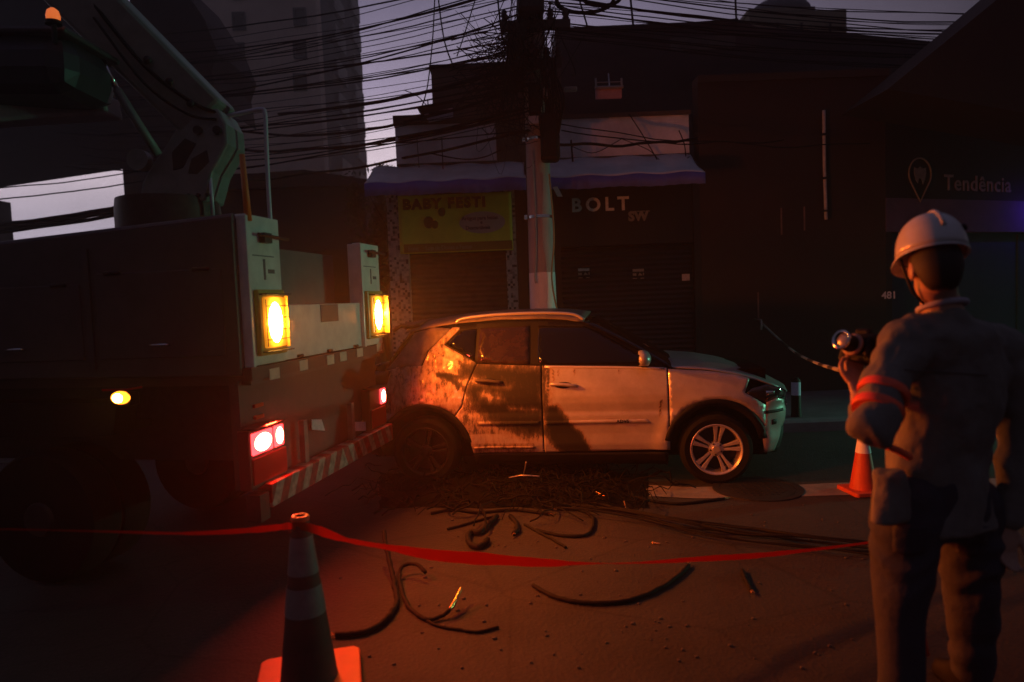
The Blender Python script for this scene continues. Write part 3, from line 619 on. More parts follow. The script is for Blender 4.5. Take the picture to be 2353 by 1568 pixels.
def polebox(px0, px1, py0, py1, Y, name, m, d=.12, bev=.02):
    a = at(px0, py0, Y); b = at(px1, py1, Y); g = MB(); g.box((a.x, Y-d, b.z), (b.x, Y+d, a.z)); return g.build(name, m, pole, bevel=bev)
for k, (a_, b_, y_) in enumerate(((1150, 1310, 62), (1170, 1290, 150))):
    A, B = at(a_, y_, 8.72), at(b_, y_-6, 8.72); g = MB(); g.obox((A+B)/2, (B-A)/2, V((0,.05,0)), V((0,0,.05))); arm = g.build('crossarm', M_DARKMET, pole)
    for u in (.06, .28, .72, .94):
        c = A.lerp(B, u)+V((0,0,.05)); g = MB(); g.lathe([(.02, 0), (.045, .03), (.03, .05), (.05, .08), (.03, .10), (.04, .13), (.015, .15)], c, n=12); g.build('insulator', M_DARKMET, arm, smooth=True)
polebox(1240, 1287, 262, 372, 8.68, 'splice_box', M_BLACK, .11, .05); polebox(1165, 1212, 60, 135, 8.75, 'junction_box', M_DARKMET, .1)
polebox(1186, 1250, -30, 40, 8.7, 'transformer', M_DARKMET, .2, .06); polebox(1213, 1243, 192, 262, 8.66, 'junction_box', M_BLACK, .07)
polebox(1214, 1240, 268, 285, 8.60, 'terminal_box', M_PAPER, .02, .005); polebox(1247, 1262, 205, 225, 8.62, 'terminal_box', M_PAPER, .02, .005)
g = MB(); A = pz(640)+V((-.10, -.2, 0)); g.tube(smooth_path([A+V((.02,0,1.6)), A+V((.03,-.0,.6)), A+V((.0,0,.0)), A+V((.02,0,-.05))], 6), .010, 6); g.build('conduit', mat('grey_conduit', (.34,.31,.3), .6), pole)
g = MB(); a = at(1268, 640, 8.73); g.tube(smooth_path([at(1262, 400, 8.74), at(1273, 540, 8.72), a, at(1282, 722, 8.71)], 6), .011, 6); g.build('conduit', mat('ochre_conduit', (.30,.24,.12), .6), pole)
def cable(p0, p1, sag, r, n=18, wob=0, seed=0):
    pts = []
    for k in range(n+1):
        u = k/n; q = V(p0).lerp(V(p1), u); q.z -= sag*4*u*(1-u)
        if wob: q.z += wob*mnoise.noise(V((u*5, seed*3.3, 0))); q.x += wob*mnoise.noise(V((u*4, seed*1.7, 5)))
        pts.append(q)
    g = MB(); g.tube(pts, r, 5); return g
R = random.Random(11)
GL = 'overhead cables running left from the pole'; GR = 'overhead cables running right from the pole'
LL = 'thin black overhead cable in the bundle crossing the sky left of the pole'
LR = 'thin black overhead cable in the bundle crossing the sky right of the pole'
for k in range(40):
    y0 = -70 + k*9.2 + R.uniform(-8, 8)
    p0 = at(1215+R.uniform(-20, 20), y0, 8.8+R.uniform(-.15, .15)); y1 = 70 + k*7.4 + R.uniform(-22, 22)
    p1 = at(400, y1, 13+R.uniform(-1, 2)); p2 = p0.lerp(p1, 1.5)
    o = single(cable(p0, p2, R.uniform(.08, .45), R.choice((.005, .006, .007, .009, .012)), wob=.05, seed=k), 'overhead_cable', M_WIRE, LL, 'cable', p0, GL, smooth=True)
for (x0, y0, x1, y1, Y1, sag, r, lab) in ((1200, 148, 640, 262, 12.5, .12, .026, 'thickest black cable, sloping up across the sky to the pole'),
    (1215, 195, 540, 300, 13, .3, .022, 'heavy black cable crossing the brown rooftop block'), (1215, 300, 560, 415, 13, .10, .020, 'heavy black cable ending at the pole below the white box'),
    (1200, 250, 560, 345, 13, .18, .024, 'knotty black cable passing over the corner shop parapet')):
    single(cable(at(x0, y0, 8.75), at(x1, y1, Y1), sag, r, wob=.06, seed=x1), 'overhead_cable', M_WIRE, lab, 'cable', at(x0, y0, 8.75), None, smooth=True)
for k in range(26):
    y0 = -60 + k*6 + R.uniform(-8, 8)
    p0 = at(1240+R.uniform(-15, 25), y0, 8.8+R.uniform(-.15, .15)); p1 = at(2500, y0*.75+72+R.uniform(-12, 25), 11.5+R.uniform(-.8, .8))
    single(cable(p0, p1, R.uniform(.08, .3), R.choice((.005, .006, .008, .010)), wob=.05, seed=k+70), 'overhead_cable', M_WIRE, LR, 'cable', p0, GR, smooth=True)
GP = 'cables along the shop parapet'
for (x0, y0, x1, y1, sag, r, lab) in ((1275, 328, 1605, 320, .06, .020, 'thick black cable along the white parapet right of the pole'), (1290, 300, 1800, 322, .10, .009, 'pale cable over the parapet fading into the dark wall'), (1290, 286, 2000, 330, .12, .008, 'long thin cable above the parapet towards the brown wall')):
    single(cable(at(x0, y0, 8.9), at(x1, y1, 9.9), sag, r, wob=.05, seed=x1), 'overhead_cable', M_WIRE, lab, 'cable', at(x0, y0, 8.9), GP, smooth=True)
for (pts, r, lab) in (
    ([(1300, 330), (1360, 352), (1410, 330), (1430, 318)], .006, 'small drooping wire loop on the parapet right of the pole'),
    ([(1430, 320), (1490, 345), (1520, 370), (1560, 372), (1585, 360)], .006, 'long drooping wire loop at the right end of the parapet'),
    ([(1312, 322), (1316, 372)], .014, 'short vertical wire against the parapet beside the pole'),
    ([(1445, 262), (1470, 300), (1500, 350), (1512, 372)], .008, 'slanting wire running down across the right half of the parapet'),
    ([(1560, 300), (1572, 330), (1576, 360)], .008, 'short wire hanging at the right corner of the parapet'),
    ([(985, 352), (1060, 366), (1110, 362), (1150, 345)], .010, 'drooping cable loop across the parapet left of the pole'),
    ([(1015, 318), (1018, 390)], .008, 'vertical wire down the parapet left of the pole'),
    ([(958, 320), (963, 385)], .006, 'faint vertical wire near the left end of the parapet')):
    P = smooth_path([at(x, y, 10.05) for x, y in pts], 6); g = MB(); g.tube(P, r, 5); single(g, 'drop_wire', M_WIRE, lab, 'wire', P[0], None, smooth=True)
for (pts, Y, r, lab) in (
    ([(1000, -30), (994, 90), (982, 200), (966, 255)], 10, .009, 'long hanging wire dropping from the top down to the shop corner'),
    ([(1004, -30), (1020, 90), (1043, 156)], 10, .011, 'hanging wire dropping onto the brown rooftop block'),
    ([(1098, -20), (1070, 70), (1050, 130)], 9.5, .008, 'slanting wire between the two hanging wires and the pole'),
    ([(1142, -20), (1150, 60), (1160, 110)], 9.2, .012, 'wire dropping beside the pole top'),
    ([(1325, -20), (1350, 62)], 9.5, .012, 'slanting wire right of the pole top'),
    ([(1447, -20), (1455, 60)], 10, .016, 'thick double wire hanging in front of the warehouse edge'),
    ([(1689, -20), (1692, 48)], 12, .018, 'thick wire standing up at the corner of the warehouse roof'),
    ([(930, 208), (960, 222), (985, 248), (1000, 262)], 10, .007, 'short slanting wire left of the brown rooftop block'),
    ([(840, 432), (860, 470), (880, 505), (900, 545)], 12, .006, 'thin wire slanting down in the sky gap left of the shop')):
    P = smooth_path([at(x, y, Y) for x, y in pts], 6); g = MB(); g.tube(P, r, 5); single(g, 'hanging_wire', M_WIRE, lab, 'wire', P[-1], None, smooth=True)
# cable coils at the top edge right of the pole
for (cx, cy, r, lab) in ((1345, -2, 62, 'large cable coil hung at the top edge right of the pole'), (1385, -8, 40, 'smaller cable coil inside the large one')):
    c = at(cx, cy, 9.2); rr = r/1568*9.2; g = MB()
    for j in range(3): g.tube([c+V((rr*math.cos(q)*(1+.04*j), .03*j, .45*rr*math.sin(q))) for q in np.linspace(0, 2*PI, 28, endpoint=False)], .013, 5, closed=True)
    single(g, 'cable_coil', M_WIRE, lab, 'cable coil', c-V((0,0,rr*.45)), None, smooth=True)
# tangle of thin wires round the pole top
g = MB(); R = random.Random(5)
for k in range(230):
    a = at(R.uniform(1160, 1290), R.uniform(-20, 330), 8.7+R.uniform(-.3, .3)); b = at(R.gauss(1170, 55), R.uniform(20, 300), 8.7+R.uniform(-.4, .4))
    m_ = (a+b)/2 + V((R.gauss(0, .12), R.gauss(0, .1), -abs(R.gauss(0, .28))))
    g.tube(smooth_path([a, m_, b], 6), R.choice((.0025, .003, .004, .006)), 4)
for k in range(60):
    a = at(R.uniform(1190, 1240), R.uniform(40, 160), 8.7); b = at(R.uniform(1030, 1130), R.uniform(80, 260), 9.2); m_ = (a+b)/2+V((0, 0, R.uniform(-.25, .1)))
    g.tube(smooth_path([a, m_, b], 6), R.choice((.004, .005, .007)), 4)
for k in range(26):
    a = at(R.uniform(1236, 1290), R.uniform(120, 300), 8.65); b = at(R.uniform(1240, 1290), R.uniform(250, 375), 8.6); m_ = (a+b)/2+V((R.uniform(-.1, .14), -.05, 0)); g.tube(smooth_path([a, m_, b], 6), .010, 4)
single(g, 'wire_tangle', M_WIRE, 'dense tangle of thin black wires wrapped round the pole top', 'wire tangle', None, None, 'stuff', smooth=True)
# boards hung among the cables
q = at(1399, 215, 9.6); t = thing('hanging_signboard', 'small pink board under a metal bracket among the cables, right of the pole', 'sign board', q-V((0,0,.1)))
a, b = at(1369, 206, 9.6), at(1429, 224, 9.6); g = MB(); g.box((a.x, 9.6, b.z), (b.x, 9.66, a.z)); g.build('board', M_PINK, t)
g = MB(); a2, b2 = at(1367, 202, 9.58), at(1432, 200, 9.58); g.tube([a2, b2], .022, 6)
for px in (1370, 1429): g.tube([at(px, 202, 9.58), at(px-1, 180, 9.58)], .014, 6)
g.tube([at(1369, 190, 9.58), at(1430, 188, 9.58)], .006, 5); g.tube([at(1400, 200, 9.6), at(1400, 193, 10.6), at(1398, 170, 12)], .012, 5); g.build('bracket', mat('galvanised', (.30, .30, .31), .5, .3), t)
q = at(1008, 262, 10.0); t = thing('tilted_signboard', 'tilted pale board on the left corner of the shop parapet', 'sign board', q)
P = [at(x, y, 9.95) for x, y in ((974, 262), (1040, 248), (1041, 268), (985, 280))]; g = MB(); g.prism(P, (0, .05, 0)); bd = g.build('board', mat('pale_lilac_board', (.52, .46, .56), .6, 0, 12, .2), t)
g = MB(); P = [at(x, y, 9.94) for x, y in ((985, 259), (1030, 251), (1030, 255), (986, 264))]; g.prism(P, (0, .01, 0)); g.build('lettering', M_HOUSE, bd)
g = MB(); P = [at(x, y, 9.97) for x, y in ((958, 248), (1040, 236), (1041, 249), (972, 263))]; g.prism(P, (0, .25, 0)); g.build('cap', M_HOUSE, t)
q = at(1279, 440, 9.3); g = MB(); P = [at(x, y, 9.35) for x, y in ((1270, 430), (1281, 429), (1293, 452), (1281, 452))]; g.prism(P, (0, .012, 0)); o = single(g, 'hanging_notice', M_PAPER, 'small crooked pale notice hanging under the awning beside the pole', 'notice')
q = at(1311, 205, 9.0); g = MB(); g.box((q.x-.085, 8.98, q.z-.03), (q.x+.085, 9.05, q.z+.03)); single(g, 'splice_case', M_LETD, 'small pale splice case hung on the cables right of the pole', 'cable case', bevel=.015)
# cables crossing the sky gap at far left
GG = 'cables crossing the sky gap at far left'
for k, (y0, y1, r) in enumerate(((523, 482, .06), (516, 475, .055), (531, 490, .045), (455, 424, .016), (562, 548, .02), (430, 402, .014))):
    single(cable(at(-60, y0+7, 15), at(330, y1-8, 16.5), .05, r, wob=.03, seed=k), 'overhead_cable', M_WIRE, 'dark cable crossing the pale sky gap beside the truck boom', 'cable', at(-60, y0+7, 15), GG, smooth=True)

# ================================================================== UTILITY TRUCK (local: x rearward, y to its far side)
TA = math.atan2(-.2, .98)
tr = thing('utility_truck', 'aerial lift utility truck with lit amber and red rear lamps', 'truck', (-1.53, 3.92, 0), TA)
TM = lm(tr); TI = TM.inverted()
def L(p): return TI @ V(p)
def part(mb, name, m, parent=None, **k): return mb.build(name, m, parent or tr, world=False, **k)
def sk(x): return .09*x                                       # the near side wall flares out slightly towards the front
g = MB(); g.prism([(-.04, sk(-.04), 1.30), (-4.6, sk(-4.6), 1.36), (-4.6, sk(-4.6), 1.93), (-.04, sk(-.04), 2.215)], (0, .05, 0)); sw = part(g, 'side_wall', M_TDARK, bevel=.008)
g = MB(); g.tube([(-.04, sk(-.04)+.02, 2.215), (-4.6, sk(-4.6)+.02, 1.93)], .022, 8); part(g, 'top_rail', M_TGREY, sw)
for x in (-.95, -1.9, -2.9): g = MB(); g.box((x-.02, sk(x)-.012, 1.36), (x+.02, sk(x)+.01, 2.13+x*.06)); part(g, 'stake', M_TDARK, sw)
for x0, x1 in ((-.90, -.12), (-1.85, -1.0), (-2.85, -1.95)):
    zt = 1.98+x0*.06; g = MB(); g.prism([(x1, sk(x1)-.008, 1.42), (x0, sk(x0)-.008, 1.42), (x0, sk(x0)-.008, zt), (x1, sk(x1)-.008, zt)], (0, .02, 0)); cd_ = part(g, 'compartment_door', M_TDARK, sw, bevel=.006)
    xm = (x0+x1)/2; g = MB(); g.tube([(xm-.06, sk(xm)-.014, 1.50), (xm-.05, sk(xm)-.04, 1.50), (xm+.05, sk(xm)-.04, 1.50), (xm+.06, sk(xm)-.014, 1.50)], .008, 6); part(g, 'handle', M_CHROME, cd_, smooth=True)
    for u in (.15, .85): xh = lerp(x0, x1, u); g = MB(); g.tube([(xh-.05, sk(xh)-.014, zt), (xh+.05, sk(xh)-.014, zt)], .012, 8); part(g, 'hinge', M_DARKMET, cd_, smooth=True)
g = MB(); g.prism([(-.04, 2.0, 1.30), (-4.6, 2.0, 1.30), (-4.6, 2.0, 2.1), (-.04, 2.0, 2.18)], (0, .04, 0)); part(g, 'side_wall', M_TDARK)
g = MB(); g.box((-4.6, .06, 1.24), (-.02, 2.0, 1.30)); part(g, 'bed_floor', M_TDARK)
g = MB(); g.box((-4.6, .35, .72), (-.1, .55, 1.02)); g.box((-4.6, 1.5, .72), (-.1, 1.7, 1.02)); g.box((-4.6, .2, 1.02), (-.12, 1.9, 1.24)); part(g, 'chassis', M_DARKMET)
g = MB(); g.box((-.14, .02, .62), (-.08, 2.03, 1.33)); g.box((-.08, .02, 1.27), (.015, 2.03, 1.345)); part(g, 'rear_frame', mat('rear_frame_brown', (.06, .042, .036), .6, 0, 6, .35))
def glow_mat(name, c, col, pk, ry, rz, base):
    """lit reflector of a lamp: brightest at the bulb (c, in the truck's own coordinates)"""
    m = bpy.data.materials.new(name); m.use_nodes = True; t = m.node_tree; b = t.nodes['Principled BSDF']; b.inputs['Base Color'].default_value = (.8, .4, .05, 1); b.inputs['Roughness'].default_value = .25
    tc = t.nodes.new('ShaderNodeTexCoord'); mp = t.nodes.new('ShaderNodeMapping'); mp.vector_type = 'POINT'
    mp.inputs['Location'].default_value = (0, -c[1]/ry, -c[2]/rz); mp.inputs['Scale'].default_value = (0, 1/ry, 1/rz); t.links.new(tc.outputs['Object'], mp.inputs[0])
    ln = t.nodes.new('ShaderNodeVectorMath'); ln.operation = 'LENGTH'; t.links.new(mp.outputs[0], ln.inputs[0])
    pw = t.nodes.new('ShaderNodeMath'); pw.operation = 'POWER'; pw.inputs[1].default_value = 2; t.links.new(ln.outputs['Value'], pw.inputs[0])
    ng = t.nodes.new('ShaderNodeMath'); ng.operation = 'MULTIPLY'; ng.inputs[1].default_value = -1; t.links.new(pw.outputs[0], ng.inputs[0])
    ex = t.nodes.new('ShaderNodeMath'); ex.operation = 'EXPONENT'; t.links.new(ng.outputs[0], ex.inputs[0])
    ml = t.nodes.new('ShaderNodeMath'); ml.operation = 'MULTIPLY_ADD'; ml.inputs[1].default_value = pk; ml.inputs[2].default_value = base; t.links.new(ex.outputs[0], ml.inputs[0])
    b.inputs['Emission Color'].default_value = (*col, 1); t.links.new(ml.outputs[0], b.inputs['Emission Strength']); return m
def post(y0, y1, zt, s):
    g = MB(); g.box((-.07, y0, 1.35), (.0, y1, zt)); g.box((-.10, y0-.028, 1.345), (.018, y0, zt-.01)); p = part(g, 'rear_post', M_CREAM, bevel=.006)
    yc = (y0+y1)/2 + (.0 if s else .01)
    g = MB(); g.box((0, y0+.03, 1.405), (.035, y1-.03, 1.80)); hs = part(g, 'lamp_housing', mat('lamp_housing_yellow', (.55, .36, .06), .4, 0, 12, .2), p, bevel=.012)
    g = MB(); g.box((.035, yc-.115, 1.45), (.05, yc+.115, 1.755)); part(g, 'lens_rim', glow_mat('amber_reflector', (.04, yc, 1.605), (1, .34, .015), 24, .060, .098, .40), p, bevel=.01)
    g = MB(); g.ball((.045, yc, 1.60), .016, .082, .130); part(g, 'lamp_lens', M_AMBER, p, smooth=True)
    g = MB()
    for z in (1.50, 1.56, 1.63, 1.70): g.tube([(.066, yc-.125, z), (.082, yc-.06, z), (.082, yc+.06, z), (.066, yc+.125, z)], .0028, 5)
    for dy in (-.125, .125): g.tube([(.066, yc+dy, 1.46), (.066, yc+dy, 1.74)], .0028, 5)
    g.box((.03, yc-.14, 1.765), (.085, yc+.14, 1.775)); g.box((.03, yc-.14, 1.425), (.085, yc+.14, 1.432)); part(g, 'lamp_guard', M_DARKMET, p)
    g = MB(); g.box((.035, yc+.117, 1.445), (.069 if s else .094, yc+.123, 1.76)); part(g, 'shading_blade', MATS['lamp_housing_yellow'], p)  # blade added to keep the lamp's light off the car's rear quarter
    g = MB(); g.tube([(.03, yc-.10, 2.125), (.04, yc+.02, 2.12), (.05, yc+.20, 2.115)], .011, 6); g.box((0, yc-.05, 2.08), (.04, yc+.03, 2.14)); part(g, 'latch', M_DARKMET, p)
    g = MB(); g.box((.0, y0+.05, 2.0), (.003, y1-.08, 2.006)); g.box((0, yc-.02, 1.86), (.003, yc+.0, 1.985)); g.box((0, yc+.03, 1.90), (.003, yc+.10, 1.925)); part(g, 'scuff_mark', M_TGREY, p)
    ld = bpy.data.lights.new('amber_light', 'AREA'); ld.energy = 62 if s else 112; ld.color = (1, .150, .007); ld.spread = rad(125) if s else rad(170); ld.shape = 'ELLIPSE'; ld.size = .12; ld.size_y = .25
    lo = bpy.data.objects.new('amber_light', ld); COL.objects.link(lo); lo.parent = p; lo.location = (.0625, yc, 1.60); lo.rotation_euler = V((1, -.02 if s else .12, -.24)).to_track_quat('-Z', 'Z').to_euler()
    ld = bpy.data.lights.new('amber_bulb', 'POINT'); ld.energy = 5 if s else 1.6; ld.color = (1, .22, .015); ld.shadow_soft_size = .03
    lo = bpy.data.objects.new('amber_bulb', ld); COL.objects.link(lo); lo.parent = p; lo.location = (.069, yc, 1.60)
    return p
post(.07, .43, 2.24, True); fp = post(1.66, 2.04, 2.19, False)
g = MB()
for k, z in enumerate((1.965, 1.915, 1.865)):
    for a in np.linspace(.15, 1.85, 7)*PI: pass
g = MB(); g.box((-.30, .40, 1.68), (-.26, 1.70, 2.10)); part(g, 'inner_board', M_TGREY)
g = MB(); g.box((-.05, .435, 1.352), (-.012, 1.655, 1.705)); tb = part(g, 'tailboard', M_CREAM, bevel=.006)
g = MB(); g.box((-.012, .95, 1.575), (-.006, 1.22, 1.70)); part(g, 'dark_plate', M_TGREY, tb)
g = MB()
for y in (.62, 1.05, 1.5): g.tube([(-.005, y-.03, 1.365), (-.005, y+.03, 1.365)], .012, 6)
part(g, 'hinge', M_DARKMET, tb)
for y, z in ((.20, 1.285), (.56, 1.30), (.95, 1.30), (1.16, 1.305), (1.46, 1.31), (1.86, 1.32)): g = MB(); g.box((.015, y, z-.032), (.02, y+.11, z+.035)); part(g, 'reflector_strip', mat('dull_reflector', (.50, .47, .36), .5, 0, 15, .2))
# tail lamps
def tail(y0, y1, lit, s):
    g = MB(); g.box((-.08, y0, .63), (.0, y1, .985)); hs = part(g, 'tail_lamp', mat('tail_lamp_housing', (.10, .012, .012), .5), bevel=.012)
    for k, (a, b) in enumerate(lit): g = MB(); g.box((0, a, .835), (.016, b, .965)); lz = part(g, 'lit_lens', M_REDL, hs, bevel=.012)
    for k, (a, b) in enumerate(lit): g = MB(); g.ball((.016, (a+b)/2, .90), .006, (b-a)*.42, .052, None, 20, 10); part(g, 'lit_core', M_REDC, hs, smooth=True)
    g = MB(); g.box((0, y0+.015, .66), (.012, y1-.015, .815)); part(g, 'lower_lens', M_REDD, hs, bevel=.008)
    g = MB(); g.box((-.05, y0-.02, .99), (.06, y1-.1, 1.0)); part(g, 'lamp_hood', M_DARKMET, hs)
    ld = bpy.data.lights.new('red_light', 'AREA'); ld.energy = 36 if s else 5; ld.color = (1, .035, .012); ld.shape = 'RECTANGLE'; ld.size = .3 if s else .1; ld.size_y = .12
    lo = bpy.data.objects.new('red_light', ld); COL.objects.link(lo); lo.parent = hs; lo.location = (.03, (lit[0][0]+lit[-1][1])/2, .90); lo.rotation_euler = V((1, 0, -.05)).to_track_quat('-Z', 'Z').to_euler()
tail(-.03, .37, [(-.015, .20), (.225, .325)], True); tail(1.70, 2.03, [(1.91, 2.015)], False)
for z in (1.10, 1.03): g = MB(); g.obox((-.075, .20, z), V((.012,0,0)), V((0,.045,0)), V((0,0,.010))); part(g, 'small_reflector', mat('red_reflector', (.6, .08, .03), .25, 0))
g = MB(); g.box((-.05, .10, .50), (.05, 2.05, .645)); bp_ = part(g, 'bumper', M_CHEV, bevel=.008)
for y in (.63, 1.37): g = MB(); g.box((-.04, y-.025, .645), (.0, y+.025, .93)); part(g, 'bumper_bracket', mat('bracket_grey', (.16, .15, .12), .6, 0, 9, .3), bp_)
g = MB(); g.box((-.06, .0, .44), (.03, .10, .60)); part(g, 'bumper_end', M_DARKMET, bp_)
g = MB(); g.box((-.06, 2.05, .50), (.03, 2.08, .64)); part(g, 'bumper_end', M_DARKMET, bp_)
for pts in (((715, 964), (738, 964), (746, 990), (716, 988)), ((815, 970), (845, 969), (845, 990), (816, 991))):
    P = [L(onplane(x, y, TM @ V((-.05, 0, 0)), TM.to_3x3() @ V((1, 0, 0)))) for x, y in pts]; g = MB(); g.prism(P, (.004, 0, 0)); part(g, 'paper_label', M_PAPER)
g = MB(); g.box((-.78, -.155, 1.155), (-.66, -.075, 1.235)); mk = part(g, 'side_marker', M_BLACK, bevel=.01)
for dx, s_ in ((-.715, .055), (-.70, .045)):
    pass
g = MB(); g.ball((-.72, -.155, 1.205), .062, .03, .038); part(g, 'marker_lens', mat('marker_lit_lens', (.9, .4, .05), .2, emit=(1, .30, .02), estr=3.6), mk, smooth=True)
g = MB(); g.box((-.80, -.20, 1.25), (-.64, -.075, 1.262)); part(g, 'marker_hood', M_REDD, mk)
g = MB(); g.ball((-.72, -.178, 1.205), .034, .012, .026); part(g, 'lit_core', M_AMBER, mk, smooth=True)
for wy in (.10, .36, 1.62, 1.88):
    c = V((-1.5, wy, .42)); g = MB(); g.lathe([(.25, -.11), (.40, -.115), (.42, -.08), (.42, .08), (.40, .115), (.25, .11)], c, (0, 1, 0), 36); w = part(g, 'wheel', M_RUB, smooth=True, angle=35)
    g = MB(); g.lathe([(.10, -.13), (.14, -.05), (.25, -.10), (.25, -.06), (.05, -.02)], c, (0, 1, 0), 24); part(g, 'hub', M_DARKMET, w, smooth=True, angle=35)
g = MB(); g.prism([(-.9, .02, 1.15), (-.95, .02, .95), (-1.2, .02, .93), (-1.5, .02, .94), (-1.9, .02, .93), (-2.1, .02, .9), (-2.1, .02, 1.15)], (0, .5, 0)); part(g, 'mudguard', M_BLACK)
# bent pipe rack and the orange lamp glow above the post, shaped as a rod
P = smooth_path([L(at(x, y, 5.2)) for x, y in ((518, 268), (565, 258), (598, 252), (609, 262), (612, 330), (617, 440), (622, 520))], 6); g = MB(); g.tube(P, .017, 8); part(g, 'pipe_rack', mat('pale_pipe', (.55, .52, .58), .45, .2), smooth=True)
P = [L(at(x, y, 5.0)) for x, y in ((482, 398), (490, 500))]; g = MB(); g.tube(P, .014, 8); part(g, 'pipe_rack', MATS['pale_pipe'], smooth=True)
g = MB(); g.tube([(.0, .10, 2.2), (-.005, .085, 2.58)], [.022, .016], 8); part(g, 'glow_streak', mat('glow_orange', (.65, .18, .03), .5), smooth=True)
# aerial lift
def lp(px, py, Y): return L(at(px, py, Y))
tc_ = lp(388, 480, 5.15); g = MB(); g.lathe([(.36, 1.30-tc_.z), (.36, -.02), (.35, .06)], tc_, n=36); g.build('turret_base', M_DARKMET, tr, world=False, smooth=True, angle=40)
tP = [lp(x, y, 4.98) for x, y in ((318, 470), (325, 420), (345, 380), (372, 345), (400, 300), (440, 255), (500, 248), (520, 285), (523, 330), (505, 365), (488, 395), (470, 462))]
dn = TI.to_3x3() @ V((0, 1, 0))
g = MB(); g.prism(tP, dn*.34); tu = part(g, 'turret', M_BOOM, bevel=.02)
for poly, nm in ((((395, 350), (425, 318), (450, 330), (420, 385), (398, 392)), 'recess_shade'), (((440, 365), (475, 345), (480, 372), (452, 400), (432, 398)), 'recess_shade')):
    g = MB(); g.prism([lp(x, y, 4.975) for x, y in poly], dn*.03); part(g, nm, M_DARKMET, tu)  # dark plates colour in the shade of the turret's openings
g = MB(); g.lathe([(.0, -.06), (.075, -.06), (.075, .02)], lp(325, 370, 4.95), dn, 20); part(g, 'pivot_pin', M_BOOM, tu, smooth=True, angle=40)
for q in ((455, 300), (500, 300)): g = MB(); g.lathe([(.0, -.02), (.03, -.02), (.03, .02)], lp(*q, 4.97), dn, 12); part(g, 'bolt', M_DARKMET, tu)
def beam(a, b, w, hh, name, m, bev=.02):
    a, b = V(a), V(b); d = (b-a).normalized(); s_ = d.cross(dn).normalized(); g = MB(); g.obox((a+b)/2, (b-a)/2, dn*w, s_*hh); return part(g, name, m, bevel=bev)
bo = beam(lp(485, 285, 5.15), lp(90, -110, 4.7), .16, .19, 'boom', M_BOOM, .03)
a, b = lp(455, 235, 4.99), lp(290, 75, 4.80); d = (b-a).normalized(); s_ = d.cross(dn).normalized()
g = MB(); g.obox((a+b)/2, (b-a)/2, dn*.02, s_*.012); part(g, 'boom_rib', mat('boom_rib_grey', (.33, .31, .31), .5, 0, 8, .2), bo)
g = MB(); g.tube([lp(268, 205, 4.75), lp(318, 285, 4.83), lp(364, 356, 4.9)], .030, 12); cy = part(g, 'lift_cylinder', M_BOOM, smooth=True)
g = MB(); g.tube([lp(232, 130, 4.7), lp(268, 205, 4.75)], .018, 10); part(g, 'piston_rod', M_CHROME, cy, smooth=True)
beam(lp(-120, 268, 4.6), lp(262, 246, 4.9), .10, .075, 'lower_arm', mat('lower_arm_grey', (.42, .38, .37), .5, 0, 6, .25))
g = MB(); a = lp(-70, 232, 4.55); b = lp(222, 108, 4.55); ux = L(at(1000, 232, 4.55))-L(at(0, 232, 4.55)); ux.normalize()
c = (a+b)/2; g.obox(c, ux*.41, dn*.30, V((0, 0, .18))); bk = part(g, 'lift_basket', mat('basket_dark_blue', (.022, .026, .032), .5, 0, 5, .3), bevel=.13)
g = MB(); g.obox(c+V((0, 0, .165)), ux*.43, dn*.32, V((0, 0, .022))); part(g, 'basket_lip', M_TDARK, bk, bevel=.02)
q = lp(122, 37, 4.15); g = MB(); g.lathe([(.036, -.03), (.038, .0), (.030, .03), (.012, .045)], q, n=16); be = part(g, 'beacon', mat('beacon_lit', (.9, .25, .05), .3, emit=(1, .20, .045), estr=.62), smooth=True)
g = MB(); g.lathe([(.045, -.05), (.045, -.03)], q, n=16); g.tube([q-V((0,0,.05)), q-V((0,0,.16))], .015, 8); part(g, 'beacon_base', M_BLACK, be)
g = MB(); g.tube(smooth_path([lp(505, 262, 5.0), lp(440, 235, 4.93), lp(330, 150, 4.8), lp(200, -10, 4.7)], 6), .014, 6); part(g, 'hydraulic_hose', M_BLACK, bo)
g = MB(); g.tube(smooth_path([lp(498, 275, 4.97), lp(430, 262, 4.9), lp(330, 190, 4.78), lp(215, 40, 4.68)], 6), .010, 6); part(g, 'hydraulic_hose', M_BLACK, bo)
for u in (.25, .5, .75):
    q = V(lp(485, 285, 4.985)).lerp(V(lp(287, 87, 4.77)), u); g = MB(); g.ball(q, .03, .02, .03); part(g, 'hose_clamp', M_DARKMET, bo, smooth=True)
for k in range(6):
    q = lp(372+k*21, 452-k*.8, 4.975); g = MB(); g.lathe([(0, -.012), (.014, -.012), (.014, .01)], q, dn, 8); part(g, 'bolt', M_DARKMET, tu)
g = MB(); q = lp(318, 463, 4.9); g.ball(q, .03, .03, .016); g.ball(q+V((-.0, 0, -.035)), .022, .02, .012); part(g, 'valve_knob', M_CHROME, smooth=True)

